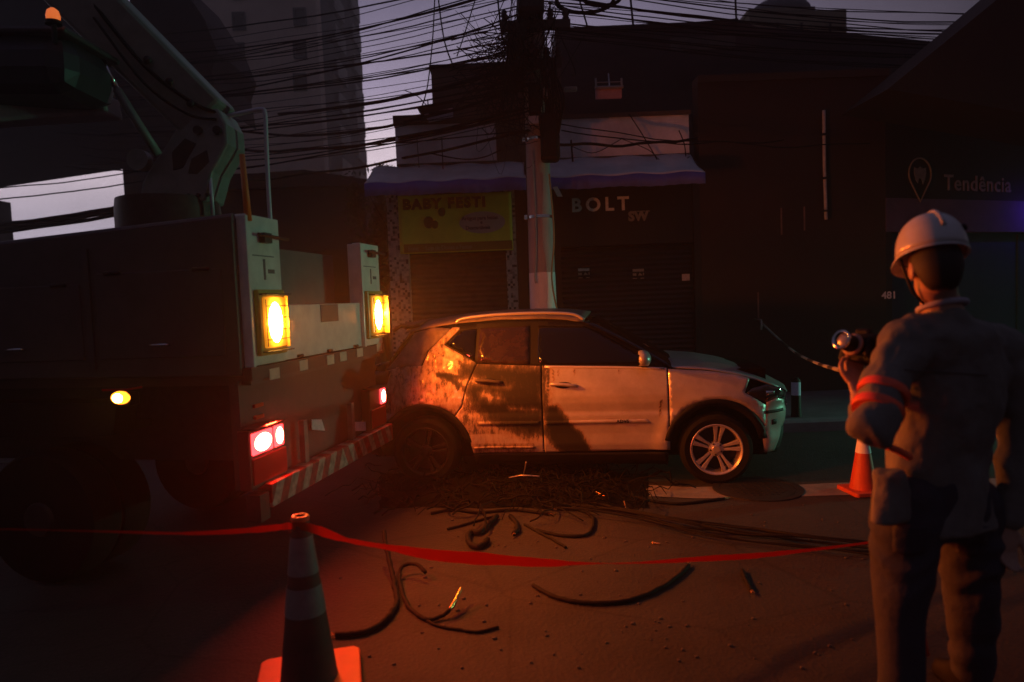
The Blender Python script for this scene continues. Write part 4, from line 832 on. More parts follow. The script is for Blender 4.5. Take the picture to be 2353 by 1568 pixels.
# ================================================================== BURNT CAR (local: x forward, y to its far side, z up)
CA = math.atan2(-.142, .99)
car = thing('burnt_car', 'silver beige compact SUV with a scorched rear half parked at the kerb', 'car', (.59, 6.946, 0), CA)
CM = lm(car); CI = CM.inverted(); CN = CM.to_3x3() @ V((0, -1, 0))
def carpx(px, py): q = CI @ onplane(px, py, CM @ V((0, -.88, 0)), CN); return (q.x, q.z)
PLAN = smooth_path([(2.06, 0, 0), (2.04, .30, 0), (1.99, .52, 0), (1.90, .69, 0), (1.74, .805, 0), (1.5, .855, 0), (1.0, .885, 0), (.3, .89, 0), (-.5, .89, 0), (-1.1, .88, 0), (-1.5, .855, 0), (-1.82, .79, 0), (-1.98, .68, 0), (-2.07, .42, 0), (-2.10, 0, 0)], 12)
SL = [0.0]
for i in range(1, len(PLAN)): SL.append(SL[-1]+(PLAN[i]-PLAN[i-1]).length)
PXs = [p.x for p in PLAN]; PYs = [p.y for p in PLAN]; SMAX = SL[-1]
def s_of_x(x): return float(np.interp(-x, [-v for v in PXs], SL))
DZ = [(.15, .10), (.26, .055), (.36, .030), (.46, .028), (.55, .016), (.62, .012), (.66, .020), (.74, .002), (.80, 0), (.88, .010), (.95, .030), (1.02, .052), (1.06, .066)]
AX = [(1.30, .30), (-1.325, .30)]
def inset(x, z):
    d = interp(DZ, z) if z < 1.06 else .066 + (z-1.06)*.40
    for ax, az in AX:
        r = math.hypot(x-ax, z-az)
        if x < -.95 and ax > 0: d += min(1, (-.95-x)/.25)*(.022*mnoise.noise(V((x*7, z*7, 2)))+.012*mnoise.noise(V((x*17, z*17, 5))))
        if z < 1.0: d -= .022*math.exp(-((r-.46)/.07)**2)*(1 if z > .25 else .6)
    return d
def body(s, z, side, off=0):
    x = float(np.interp(s, SL, PXs)); y = float(np.interp(s, SL, PYs))
    e = .03; x2 = float(np.interp(s+e, SL, PXs)); y2 = float(np.interp(s+e, SL, PYs)); x1 = float(np.interp(s-e, SL, PXs)); y1 = float(np.interp(s-e, SL, PYs))
    t = V((x2-x1, y2-y1, 0)).normalized() if s > e and s < SMAX-e else V((0, 1 if s <= e else -1, 0)); n = V((t.y, -t.x, 0))
    d = inset(x, z) - off; q = V((x, y, z)) - n*d; q.y *= side; return q
NZ = mnoise
SOOT = [[carpx(*p) for p in P] for P in (
    [(1050, 832), (1092, 830), (1258, 842), (1258, 925), (1260, 1000), (1218, 1010), (1184, 1000), (1150, 988), (1118, 968), (1092, 944), (1072, 918), (1054, 892), (1044, 874)],
    [(1252, 932), (1280, 934), (1300, 958), (1316, 980), (1338, 1000), (1354, 1028), (1356, 1064), (1322, 1056), (1286, 1040), (1264, 1016), (1254, 990)],
    [(998, 858), (1022, 857), (1048, 864), (1060, 860), (1066, 880), (1052, 900), (1044, 886), (1020, 874), (1000, 868)])]
CLEAN = [[carpx(*p) for p in P] for P in (
    [(1100, 903), (1118, 894), (1130, 900), (1160, 918), (1140, 924), (1122, 924), (1106, 914)], [(1042, 872), (1080, 868), (1112, 872), (1112, 886), (1076, 886), (1066, 900), (1056, 890)],
    [(1168, 934), (1252, 938), (1252, 948), (1170, 944)], [(1130, 880), (1178, 884), (1176, 894), (1132, 892)])]
DRIP = [[carpx(*p) for p in P] for P in ([(1516, 922), (1522, 918), (1519, 948), (1514, 956)], [(1268, 852), (1273, 852), (1272, 884), (1270, 884)], [(1280, 852), (1284, 852), (1283, 868), (1281, 868)], [(1256, 850), (1262, 850), (1261, 900), (1258, 900)], [(1420, 852), (1423, 852), (1422, 860), (1421, 860)], [(1318, 851), (1321, 851), (1320, 863), (1319, 863)])]
def burn_shade_of(X, Z):
    X = np.array(X); Z = np.array(Z); v = np.zeros(X.shape)
    def soft(P, w): d = pdist(P, X, Z); return np.where(inpoly(P, X, Z), np.clip(.5+d/w*.5, 0, 1), np.clip(.5-d/w*.5, 0, 1))
    base = np.clip((.1-X)/.35, 0, 1)*.20 + np.clip((-.75-X)/.3, 0, 1)*.15 + np.where((X < -.22) & (X > -.95) & (Z > .46), .19, 0) + np.clip((-1.0-X)/.10, 0, 1)*.04  # last term tones the truck's shade on the tail into the paint
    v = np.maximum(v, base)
    v = np.maximum(v, soft(SOOT[0], .10)*.92); v = np.maximum(v, soft(SOOT[1], .05)*1.1); v = np.maximum(v, soft(SOOT[2], .03)*1.0)
    for P in CLEAN[:2]: v = np.minimum(v, 1-soft(P, .06)*.76)
    v = np.minimum(v, 1-soft(CLEAN[2], .03)*.60); v = np.minimum(v, 1-soft(CLEAN[3], .06)*.55)
    for P in DRIP: v = np.maximum(v, soft(P, .012)*.85)
    v = np.maximum(v, np.where((X < -.3) & (Z < .38) & (X > -1.0), .42, 0)); v = np.maximum(v, np.clip((-1.45-X)/.3, 0, 1)*.45)
    return v
def panel(name, poly, sp=.03, sides=(-1,), m=None, off=0, thick=.012, parent=None, sx=True, lab=None):
    """poly in (x, z) (or (s, z) with sx False) swept onto the car's flank"""
    out = []
    P2 = [(s_of_x(p[0]), p[1]) for p in poly] if sx else poly
    pts, fs = sheet2d(P2, sp)
    for sd in sides:
        g = MB(); g.v = [body(s, z, sd, off) for s, z in pts]; g.f = [tuple(f) if sd < 0 else tuple(reversed(f)) for f in fs]
        me = bpy.data.meshes.new(name); me.from_pydata([tuple(v) for v in g.v], [], g.f); me.materials.append(m or M_PAINT); me.shade_smooth()
        bmm = bmesh.new(); bmm.from_mesh(me); bmesh.ops.recalc_face_normals(bmm, faces=bmm.faces)
        if sum((f.normal.y*sd)*f.calc_area() for f in bmm.faces) < 0: bmesh.ops.reverse_faces(bmm, faces=bmm.faces)
        bmm.to_mesh(me); bmm.free()
        at_ = me.attributes.new('burn_shade', 'FLOAT', 'POINT')
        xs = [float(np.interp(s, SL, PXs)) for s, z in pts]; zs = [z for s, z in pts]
        at_.data.foreach_set('value', burn_shade_of(xs, zs).astype(np.float32) if sd < 0 else np.full(len(xs), .1, np.float32))
        o = bpy.data.objects.new(name, me); COL.objects.link(o); o.parent = parent or car
        k = o.modifiers.new('solid', 'SOLIDIFY'); k.thickness = thick; k.offset = -1
        if lab and sd < 0: o['label'] = lab
        out.append(o)
    return out
def arc(cx, cz, r, a0, a1, n=18): return [(cx+r*math.cos(rad(a)), cz+r*math.sin(rad(a))) for a in np.linspace(a0, a1, n)]
BELT = [(-1.35, 1.10), (-.82, 1.105), (-.25, 1.075), (.4, 1.055), (.95, 1.03)]
def bz(x): return interp(BELT, x)
AR = .455
FX, RX, AZ = 1.30, -1.325, .30
HOODZ = [(.80, 1.045), (.95, 1.03), (1.25, 1.01), (1.5, .965), (1.7, .905), (1.85, .845), (1.95, .79), (2.06, .73)]
def hz(x): return interp(HOODZ, x)
gp = .004
# fender: belt/hood line on top, wheel arch below
panel('fender', [(.905, .30)] + arc(FX, AZ, AR, 178, 20, 26)[0:] + [(1.73, .60), (1.74, .68), (1.60, .77), (1.55, .80)] + [(x, hz(x)-.012) for x in (1.6, 1.5, 1.4, 1.3, 1.2, 1.1, 1.0, .905)], .035, (-1, 1))
fd = panel('front_door', [(-.212, .285), (.885, .285+.02), (.895, .60), (.895, bz(.895)), (.6, bz(.6)), (.2, bz(.2)), (-.212, bz(-.212))], .018, (-1, 1), lab='silver front door scorched black at its lower rear corner')
rd = panel('rear_door', [(-.222, .285), (-.222, bz(-.22)), (-.5, bz(-.5)), (-.815, bz(-.82)), (-.90, .92), (-.955, .72)] + arc(RX, AZ, AR-.0, 48, 20, 6) + [(-.885, .36), (-.87, .285)], .014, (-1, 1), lab='rear door with its paint burnt to brown and black')
panel('rear_quarter', [(-.825, bz(-.82)), (-.835, 1.12), (-1.145, 1.285), (-1.0, 1.425), (-1.0, 1.445), (-1.07, 1.445), (-1.28, 1.245), (-1.345, 1.10), (-1.62, 1.09), (-1.80, 1.0), (-1.84, .80), (-1.82, .55), (-1.76, .36)] + arc(RX, AZ, AR, 176, 49, 20) + [(-.963, .72), (-.908, .92)], .016, (-1, 1), lab='scorched rear quarter panel with a torn black gash')
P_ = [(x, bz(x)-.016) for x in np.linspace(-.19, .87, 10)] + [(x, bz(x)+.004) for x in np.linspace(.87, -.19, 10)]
panel('belt_highlight', P_, .05, (-1, 1), mat('satin_highlight', (.60, .56, .50), .3, .3), .006, .008, fd[0])  # strip added for the bright highlight along the belt line
panel('sill', [(-.87, .165), (.89, .165), (.89, .30-.02), (.4, .278), (-.87, .278)], .05, (-1, 1), M_BLACK, -.004)
panel('sill_trim', [(-.86, .325), (-.30, .325), (-.30, .345), (-.86, .345)], .04, (-1,), M_PAINT, .010, .02, parent=rd[0])
for k, (x0, x1) in enumerate(((-.20, .30), (.30, .80))): pass
panel('door_moulding', [(-.19, .545), (.74, .550), (.70, .585), (-.19, .580)], .03, (-1,), M_PAINT, .007, .012, parent=fd[0])
panel('door_moulding', [(-.80, .545), (-.24, .545), (-.24, .580), (-.82, .580)], .03, (-1,), M_PAINT, .007, .012, parent=rd[0])
for x, z in ((AX[0]), (AX[1])):
    panel('arch_cladding', arc(x, z, AR-.002, 168, 12, 24) + arc(x, z, AR-.065, 12, 168, 24), .05, (-1, 1), M_BLACK, .006, .03)
# nose
s0 = s_of_x(1.735); sA = s_of_x(1.90)-.02
bmp = panel('front_bumper', [(s_of_x(1.742), .60), (s_of_x(1.70), .43), (s_of_x(1.735), .255), (s_of_x(1.86), .255), (sA-.01, .46), (sA-.10, .50), (sA-.12, .60), (sA-.05, .70), (s_of_x(1.85), .735), (s_of_x(1.75), .70)], .03, (-1, 1), None, 0, .012, None, False)
panel('bumper_strip', [(s_of_x(1.735), .605), (sA-.02, .605), (sA-.02, .632), (s_of_x(1.735), .632)], .03, (-1, 1), M_BLACK, .004, .012, bmp[0], False)
gr = panel('grille', [(0, .20), (sA-.03, .22), (s_of_x(1.83), .24), (sA+.01, .46), (sA-.08, .50), (sA-.11, .60), (sA-.04, .71), (sA-.10, .76), (0, .74)], .04, (-1, 1), M_BLACK, -.02, .02, None, False)
for z in (.56, .61, .66): panel('grille_bar', [(.0, z), (.40, z), (.40, z+.014), (0, z+.014)], .05, (-1, 1), M_CHROME, .0, .012, gr[0], False)
panel('front_plate', [(-.0, .44), (.20, .44), (.20, .53), (0, .53)], .05, (-1, 1), mat('plate_grey', (.4, .4, .4), .5), .0, .008, gr[0], False)
hl = panel('headlight', [(s_of_x(1.565), .795), (s_of_x(1.62), .765), (s_of_x(1.74), .705), (s_of_x(1.85), .745), (sA-.04, .72), (sA-.10, .775), (s_of_x(1.88), .825), (s_of_x(1.75), .86), (s_of_x(1.62), .835)], .03, (-1, 1), mat('headlight_glass', (.02, .022, .024), .05, 0, coat=.6), -.006, .012, None, False)
panel('light_unit', [(s_of_x(1.74), .76), (s_of_x(1.82), .77), (s_of_x(1.82), .80), (s_of_x(1.74), .805)], .03, (-1, 1), M_CHROME, -.002, .006, hl[0], False)
panel('fog_lamp', [(s_of_x(1.80), .50), (s_of_x(1.85), .50), (s_of_x(1.85), .545), (s_of_x(1.80), .545)], .03, (-1, 1), M_BLACK, .004, .01, bmp[0], False)
# tail
tl = s_of_x(-1.845)
panel('tail_lamp', [(s_of_x(-1.70), .93), (tl+.25, .90), (tl+.25, 1.04), (s_of_x(-1.66), 1.06)], .04, (-1, 1), mat('burnt_tail_lamp', (.05, .012, .010), .5), .006, .02, None, False)
panel('tailgate', [(tl+.005, .60), (SMAX, .60), (SMAX, 1.06), (tl+.02, 1.06), (s_of_x(-1.80)+.06, 1.0)], .05, (-1, 1), None, 0, .012, None, False)
panel('rear_bumper', [(s_of_x(-1.765), .24), (SMAX, .26), (SMAX, .59), (tl, .55)], .05, (-1, 1), M_BLACK, .01, .02, None, False)
# greenhouse
def gh(x, z, side=-1, off=0): return body(s_of_x(x), z, side, off)
ROOFZ = [(-1.50, 1.41), (-1.25, 1.455), (-1.0, 1.485), (-.6, 1.505), (-.2, 1.50), (.0, 1.485), (.16, 1.455)]
panel('window_frame', [(.93, 1.03), (.55, 1.245), (.30, 1.385), (.18, 1.445), (0, 1.475), (-.3, 1.495), (-.6, 1.50), (-1.0, 1.475), (-1.25, 1.44), (-1.36, 1.20), (-1.36, 1.09), (-.82, 1.10), (-.25, 1.07), (.4, 1.05)], .05, (-1, 1), M_BLACK, -.012, .01)
panel('front_window', [(.80, 1.055), (.52, 1.235), (.27, 1.375), (.17, 1.415), (-.25, 1.435), (-.25, 1.082)], .06, (-1, 1), M_GLASS, -.004, .005)
panel('rear_window', [(-.33, 1.085), (-.33, 1.437), (-.80, 1.43), (-.815, 1.118)], .06, (-1, 1), mat('sooty_glass', (.022, .013, .010), .22, 0, 9, .4), -.004, .005)
panel('quarter_window', [(-.845, 1.135), (-.835, 1.425), (-.985, 1.415), (-1.125, 1.285)], .05, (-1, 1), M_GLASS, -.004, .005)
def roofpt(u, v):
    x = lerp(.17, -1.52, u); z = interp(ROOFZ, x); e = gh(x, z, 1); w = e.y; y = lerp(-w, w, v); q = (y/w)
    return V((x+.05*(1-q*q)*(1 if u < .5 else 0)*(1-2*u), y, z + .075*(1-q*q)**.7))
g = MB(); g.grid(roofpt, 24, 16); rf = g.build('roof', mat('sooty_roof_paint', (.15, .125, .105), .5, 0, 7, .55, coat=.2), car, world=False, smooth=True, solid=.012)
def bow(u, v, x0, z0, x1, z1, cv):
    x = lerp(x0, x1, u); z = lerp(z0, z1, u); w = lerp(gh(x0, z0, 1).y, gh(x1, z1, 1).y, u); y = lerp(-w, w, v); q = y/w
    return V((x + cv*(1-q*q), y, z + .02*math.sin(PI*u)+.03*u*(1-q*q)))
g = MB(); g.grid(lambda u, v: bow(u, v, .94, 1.025, .17, 1.452, .12), 10, 12); g.build('windscreen', M_GLASS, car, world=False, smooth=True, solid=.01)
g = MB(); g.grid(lambda u, v: bow(u, v, -1.72, 1.05, -1.46, 1.41, -.10), 8, 12); g.build('rear_screen', M_GLASS, car, world=False, smooth=True, solid=.01)
g = MB(); g.grid(lambda u, v: V((lerp(-1.40, -1.66, u)+.05*mnoise.noise(V((u*3, v*6, 1)))*u, lerp(-.62, .60, v), lerp(1.475, 1.44, u)+.03*(1-(2*v-1)**2)+.07*mnoise.noise(V((u*2.5, v*7, 4)))*u)), 8, 30); g.build('spoiler', mat('burnt_spoiler', (.06, .05, .045), .7, 0, 9, .5), car, world=False, smooth=True, solid=.03)
# burnt, half-melted hatch side between spoiler and flank
g = MB(); P = [(-1.08, 1.43), (-1.30, 1.235), (-1.36, 1.10), (-1.62, 1.075), (-1.72, 1.06), (-1.58, 1.23), (-1.46, 1.40), (-1.25, 1.45)]
pts, fs = sheet2d([(s_of_x(x), z) for x, z in P], .04)
for sd in (-1, 1):
    g = MB(); g.v = [body(s, z, sd, -.006) for s, z in pts]; g.f = fs; o = g.build('rear_pillar', mat('scorched_grey_metal', (.17, .15, .15), .7, 0, 8, .45, .3, 14), car, world=False, smooth=True, solid=.01)
# hood
def hoodpt(u, v):
    x = lerp(.92, 2.03, u); w = max(.05, float(np.interp(-x, [-k for k in PXs], PYs))-.035*(1-u)-.05); y = lerp(-w, w, v); q = y/w
    return V((x, y, hz(x) + .055*(1-abs(q)**2.2) + .012*math.exp(-((abs(q)-.62)/.10)**2) - .02*u))
g = MB(); g.grid(hoodpt, 22, 24); g.build('hood', mat('silver_paint', (.40, .385, .36), .34, .25, 6, .15, coat=.5), car, world=False, smooth=True, solid=.012)
g = MB(); g.box((-1.9, -.60, .20), (1.78, .60, .98)); g.box((-1.55, -.68, .98), (.85, .68, 1.06)); g.box((-.86, -.74, .20), (.84, .74, .9)); g.build('inner_shell', M_SOOT, car, world=False)
g = MB(); P = gh(-.68, 1.50); 
for sd in (-1, 1):
    g = MB(); pts = [(-1.05, 1.475), (-.98, 1.522), (-.68, 1.548), (-.3, 1.552), (-.02, 1.540), (.10, 1.52), (.17, 1.475)]
    P = [gh(x, 1.50, sd)+V((0, -sd*.02, z-1.50)) for x, z in pts]; g.tube(smooth_path(P, 5), (.016, .012), 8) if False else g.tube(smooth_path(P, 5), .015, 8)
    g.build('roof_rail', mat('satin_rail', (.55, .52, .48), .3, .6), car, world=False, smooth=True)
# door handles, mirrors, badge
def handle(x, z, parent, m):
    c = gh(x, z, -1, .012); g = MB(); g.ball(gh(x, z-.01, -1, -.004), .085, .012, .035); cup = g.build('handle_cup', M_BLACK, parent, world=False, smooth=True)
    P = [gh(x-.115, z+.004, -1, .004), gh(x-.09, z+.01, -1, .03), gh(x, z+.006, -1, .038), gh(x+.09, z-.006, -1, .03), gh(x+.115, z-.014, -1, .004)]
    g = MB(); g.tube(smooth_path(P, 5), .015, 8); return g.build('handle', m, parent, world=False, smooth=True)
handle(-.02, .905, fd[0], M_ALLOY); handle(-.70, .95, rd[0], mat('burnt_handle', (.05, .04, .035), .7, 0, 20, .4))
for sd in (-1, 1):
    c = gh(.68, 1.10, sd)+V((0, sd*.13, .025)); A = (V((1, 0, 0)), V((0, 1, 0)), V((0, 0, 1)))
    g = MB(); g.ball(c, .075, .125, .078, A, 20, 12)
    for i, p_ in enumerate(g.v):
        dx = p_.x-c.x
        if dx < -.035: p_.x = c.x-.035
        if p_.z < c.z-.055: p_.z = c.z-.055
    mi = g.build('wing_mirror', MATS['silver_paint'], car, world=False, smooth=True, angle=40)
    g = MB(); g.obox(c+V((-.036, 0, 0)), V((.003, 0, 0)), V((0, .10, 0)), V((0, 0, .045))); g.build('mirror_glass', M_GLASS, mi, world=False)
    g = MB(); g.tube([gh(.72, 1.06, sd), c+V((.0, -sd*.06, -.06)), c+V((0, -sd*.02, -.03))], .022, 8); g.build('mirror_stalk', M_BLACK, mi, world=False)
bq = gh(.44, .556, -1, .016); bx = (gh(.54, .556, -1)-gh(.40, .556, -1)).normalized()
g = text_mesh('ADVS', .042, bq, bx, UZ, .003, .001, 1.1)
tm_ = g.build('badge', M_BLACK, fd[0], world=False)
# wheels
def wheel(x, sd, burnt):
    c = V((x, sd*.775, .305)); a = V((0, sd, 0)); r = .315
    g = MB(); g.lathe([(.205, -.10), (.28, -.112), (.305, -.09), (r, -.05), (r, .05), (.305, .092), (.275, .112), (.228, .098), (.222, .08), (.21, -.09)], c, a, 48, close=False); ty = g.build('tyre', M_RUB, car, world=False, smooth=True, angle=30); ty.name = 'wheel'
    m = mat('burnt_rim', (.014, .013, .013), .6, .2, 12, .4) if burnt else M_ALLOY
    g = MB(); g.lathe([(.228, .096), (.220, .100), (.205, .085), (.200, .03), (.19, -.08), (.206, -.09), (.221, .07)], c, a, 48, close=False); g.build('rim', m, ty, world=False, smooth=True, angle=30)
    g = MB(); g.lathe([(.0, -.02), (.19, -.02), (.195, -.04)], c, a, 36); g.build('brake_disc', M_DARKMET, ty, world=False)
    ez = V((0, 0, 1)); ex = a.cross(ez)
    def P(rr, ang, h): return c + (ex*math.cos(ang)+ez*math.sin(ang))*rr + a*h
    for k in range(5):
        a0 = rad(90+8) + k*2*PI/5
        for s_, wd in ((-1, 1), (1, 1)):
            i0, i1 = a0+s_*rad(5), a0+s_*rad(27); o0, o1 = a0+s_*rad(3.4), a0+s_*rad(15)
            top = [P(.055, i0, .068), P(.055, i1, .068), P(.120, a0+s_*rad(15.5), .078), P(.205, o1, .088), P(.205, o0, .088), P(.12, a0+s_*rad(3.8), .078)]
            g = MB(); g.prism(top, -a*.035); g.build('spoke', m, ty, world=False, bevel=.004)
    g = MB(); g.lathe([(.0, .082), (.030, .082), (.040, .074), (.062, .070), (.066, .02)], c, a, 24); hb = g.build('hub_cap', m, ty, world=False, smooth=True, angle=35)
    g = MB()
    for k in range(5): q = P(.05, rad(90+8+36)+k*2*PI/5, .07); g.lathe([(.008, 0), (.008, .008)], q, a, 8)
    g.build('wheel_nut', M_DARKMET, hb, world=False)
for x, sd, b in ((FX, -1, False), (FX, 1, False), (RX, -1, True), (RX, 1, True)): wheel(x, sd, b)
# ================================================================== CONES, TAPE, FALLEN CABLES
def cone(loc, rz, hgt, bs, rb, rt, bands, name, label, mb_, mbase, band_m, group=None):
    t = thing(name, label, 'traffic cone', loc, rz, group)
    g = MB(); g.prism([(bs*math.cos(q)*k, bs*math.sin(q)*k, 0) for q, k in ((rad(a), 1.0) for a in (41, 49, 131, 139, 221, 229, 311, 319))], (0, 0, .035)); g.build('base', mbase, t, world=False, bevel=.008)
    g = MB(); n = 14; prof = [(lerp(rb, rt, k/n), .03+(hgt-.03)*k/n) for k in range(n+1)]; prof = [(rb*1.10, .033)] + prof + [(rt*.62, hgt), (rt*.60, hgt-.12)]
    g.lathe(prof, n=40, close=False); g.build('body', mb_, t, world=False, smooth=True, angle=50)
    g = MB(); g.lathe([(rt+.003, hgt-.018), (rt+.005, hgt-.006), (rt+.001, hgt+.003), (rt*.64, hgt+.003), (rt*.6, hgt-.015)], n=36, close=False); g.build('top_ring', M_ORANGE, t, world=False, smooth=True)
    for z0, z1 in bands:
        r0, r1 = lerp(rb, rt, (z0-.03)/(hgt-.03))+.0025, lerp(rb, rt, (z1-.03)/(hgt-.03))+.0025
        g = MB(); g.lathe([(r0, z0), (r1, z1)], n=40, close=False); g.build('reflective_band', band_m, t, world=False, smooth=True)
    return t
c1 = gnd(712, 1572); 
cone((c1.x, c1.y, 0), rad(14), .765, .30, .125, .035, [(.335, .46), (.515, .68)], 'traffic_cone', 'tall shade-darkened cone with grey bands standing in the foreground by the truck', M_CONEDK, M_ORANGE, M_BAND)
c2 = gnd(1984, 1131); 
cone((c2.x, c2.y, 0), rad(5), .50, .20, .105, .030, [(.33, .455)], 'traffic_cone', 'small bright orange cone with a white band beside the worker', M_ORANGE, M_ORANGE, M_WHITEP)
# red tape strung from the dark at left over the cone top and away to the right
def ribbon(pts, wid, tw, m, label):
    P = smooth_path(pts, 10); n = len(P); g = MB(); vs = []
    for i, p in enumerate(P):
        u = i/(n-1)*(len(pts)-1); k = min(int(u), len(pts)-2); f_ = u-k; w = lerp(wid[k], wid[k+1], f_)/2; a = lerp(tw[k], tw[k+1], f_)
        t = (P[min(i+1, n-1)]-P[max(i-1, 0)]).normalized(); s_ = t.cross(V((0,0,1))).normalized(); d = V((0,0,1))*math.cos(a)+s_*math.sin(a); a += .35*mnoise.noise(V((i*.11, 3, 0))); d = V((0,0,1))*math.cos(a)+s_*math.sin(a); w *= 1+.12*mnoise.noise(V((i*.3, 7, 0))); q_ = s_*.006*mnoise.noise(V((i*.45, 1, 0))); vs += [p+d*w+q_, p+s_*.008*mnoise.noise(V((i*.4, 5, 0))), p-d*w-q_]
    g.add(vs, [(3*i+j, 3*i+3+j, 3*i+4+j, 3*i+1+j) for i in range(n-1) for j in (0, 1)]); return single(g, 'barrier_tape', m, label, 'tape', P[0], None, smooth=True, solid=0)
ct = V((c1.x, c1.y, .70))
tp = [at(-40, 1215, 2.6), at(250, 1222, 2.75), at(420, 1226, 2.8), at(545, 1221, 2.85), at(640, 1212, 2.87), at(664, 1209, c1.y-.045), at(700, 1211, c1.y-.045), at(740, 1222, 2.86), at(800, 1242, 2.9), at(890, 1258, 2.95), at(1000, 1276, 3.0), at(1120, 1285, 3.05), at(1260, 1294, 3.12), at(1400, 1295, 3.2), at(1500, 1292, 3.3), at(1620, 1284, 3.4), at(1740, 1277, 3.5), at(1880, 1262, 3.65), at(2010, 1245, 3.8), at(2200, 1215, 4.0), at(2420, 1180, 4.2)]
ribbon(tp, [.014, .018, .022, .03, .032, .03, .038, .050, .044, .042, .055, .062, .055, .044, .046, .05, .044, .035, .03, .03, .03],
       [.9, .8, .7, .4, .2, .1, .1, .2, .8, .6, .15, .1, .5, 1.25, .95, .6, .5, .7, .8, .8, .8], M_TAPE, 'red barrier tape tied to the tall cone and running across the road')
# cables lying on the road
def gcable(pts, r, label, cat='cable', name='fallen_cable', z=None, grp=None):
    zz = z or [r]*len(pts); P = smooth_path([gnd(x, y, q) for (x, y), q in zip(pts, zz)], 8); g = MB(); sd_ = pts[0][0]
    P = [p + V((.5*r*mnoise.noise(V((i*.35, sd_, 0))), .5*r*mnoise.noise(V((i*.4, sd_, 5))), .25*r*abs(mnoise.noise(V((i*.3, sd_, 9)))))) for i, p in enumerate(P)]
    g.tube(P, [r*(1+.22*mnoise.noise(V((i*.5, sd_, 2)))) for i in range(len(P))], 7); o = single(g, name, M_WIRE, label, cat, P[0], grp, smooth=True)
    if r >= .012 and not grp:
        RR = random.Random(int(sd_)); t_ = (P[-1]-P[-2]).normalized(); g = MB()
        for _ in range(6):
            a = P[-1]-t_*.01; b = a+t_*RR.uniform(.03, .06)+V((RR.uniform(-.012, .012), RR.uniform(-.012, .012), RR.uniform(-.004, .012))); g.tube([a, (a+b)/2+V((0, 0, .004)), b], .0022, 4)
        g.build('frayed_strands', mat('dull_copper', (.30, .15, .06), .45, .6), o, smooth=True)
    return o
gcable([(882, 1222), (888, 1262), (900, 1310), (907, 1348), (912, 1378), (905, 1400), (882, 1428), (850, 1448), (812, 1457), (770, 1459)], .016, 'thick black cable curving from the tape to the tall cone', z=[.18, .12, .05, .02, .016, .016, .016, .016, .016, .016])
g1 = gcable([(978, 1316), (962, 1300), (945, 1296), (926, 1301), (918, 1320), (921, 1350), (935, 1388), (958, 1412), (985, 1424), (1015, 1416), (1036, 1398), (1050, 1372)], .012, 'black cable looped like a hook with a bare lit end in the foreground', z=[.05, .07, .07, .06, .03, .012, .012, .012, .012, .02, .04, .06])
P = [gnd(x, y, z) for x, y, z in ((1034, 1400, .044), (1046, 1380, .062), (1052, 1368, .07), (1060, 1352, .085))]; g = MB(); g.tube(smooth_path(P, 5), [.010]*16, 7); o = g.build('bare_end', M_COPPER, g1, smooth=True)
gcable([(955, 1408), (1000, 1436), (1060, 1448), (1100, 1452), (1145, 1441)], .008, 'thin cable trailing right below the hooked cable')
gcable([(1225, 1345), (1270, 1370), (1330, 1384), (1400, 1386), (1460, 1376), (1520, 1350), (1560, 1322), (1582, 1300)], .013, 'long shallow cable arc lying in the middle of the lit road')
gcable([(1142, 1186), (1120, 1208), (1100, 1224), (1084, 1222), (1076, 1232), (1080, 1250), (1098, 1257), (1115, 1248), (1120, 1240)], .020, 'short thick cable bent into a hook in front of the car')
gcable([(1028, 1216), (1060, 1208), (1100, 1196), (1142, 1186)], .010, 'straight piece of cable ending at the bent hook')
gcable([(1230, 1218), (1265, 1226), (1300, 1232), (1345, 1230), (1362, 1212), (1360, 1188), (1330, 1172), (1280, 1170)], .012, 'narrow cable loop lying in front of the car')
gcable([(1172, 1186), (1185, 1200), (1188, 1218), (1180, 1226)], .018, 'short kinked cable stub between hook and loop')
gcable([(1205, 1205), (1235, 1222), (1270, 1240), (1300, 1258)], .010, 'frayed cable end pointing towards the tape')
gcable([(1460, 1142), (1500, 1152), (1560, 1158), (1620, 1152), (1665, 1146)], .012, 'thin cable lying across the pale concrete strip')
gcable([(1705, 1310), (1715, 1335), (1726, 1358)], .012, 'short cable stub near the right end of the tape')
gcable([(990, 1180), (1040, 1172), (1100, 1178), (1180, 1172), (1260, 1182)], .012, 'wavy cable along the near edge of the burnt heap')
GB = 'bundle of black cables lying to the right'
R = random.Random(21)
for k in range(8):
    o_ = R.uniform(-14, 14); gcable([(1330+R.uniform(-60, 60), 1160+o_*.6), (1450, 1180+o_*.8+R.uniform(-5, 5)), (1570, 1205+o_+R.uniform(-6, 6)), (1700, 1226+o_*1.2+R.uniform(-6, 6)), (1850, 1240+o_*1.4+R.uniform(-8, 8)), (2060, 1262+o_*1.5+R.uniform(-9, 9))], R.choice((.006, .008, .011)), 'black cable in the bundle lying on the road from the burnt heap to the right', z=[.02+R.uniform(0, .05) for _ in range(6)], grp=GB)
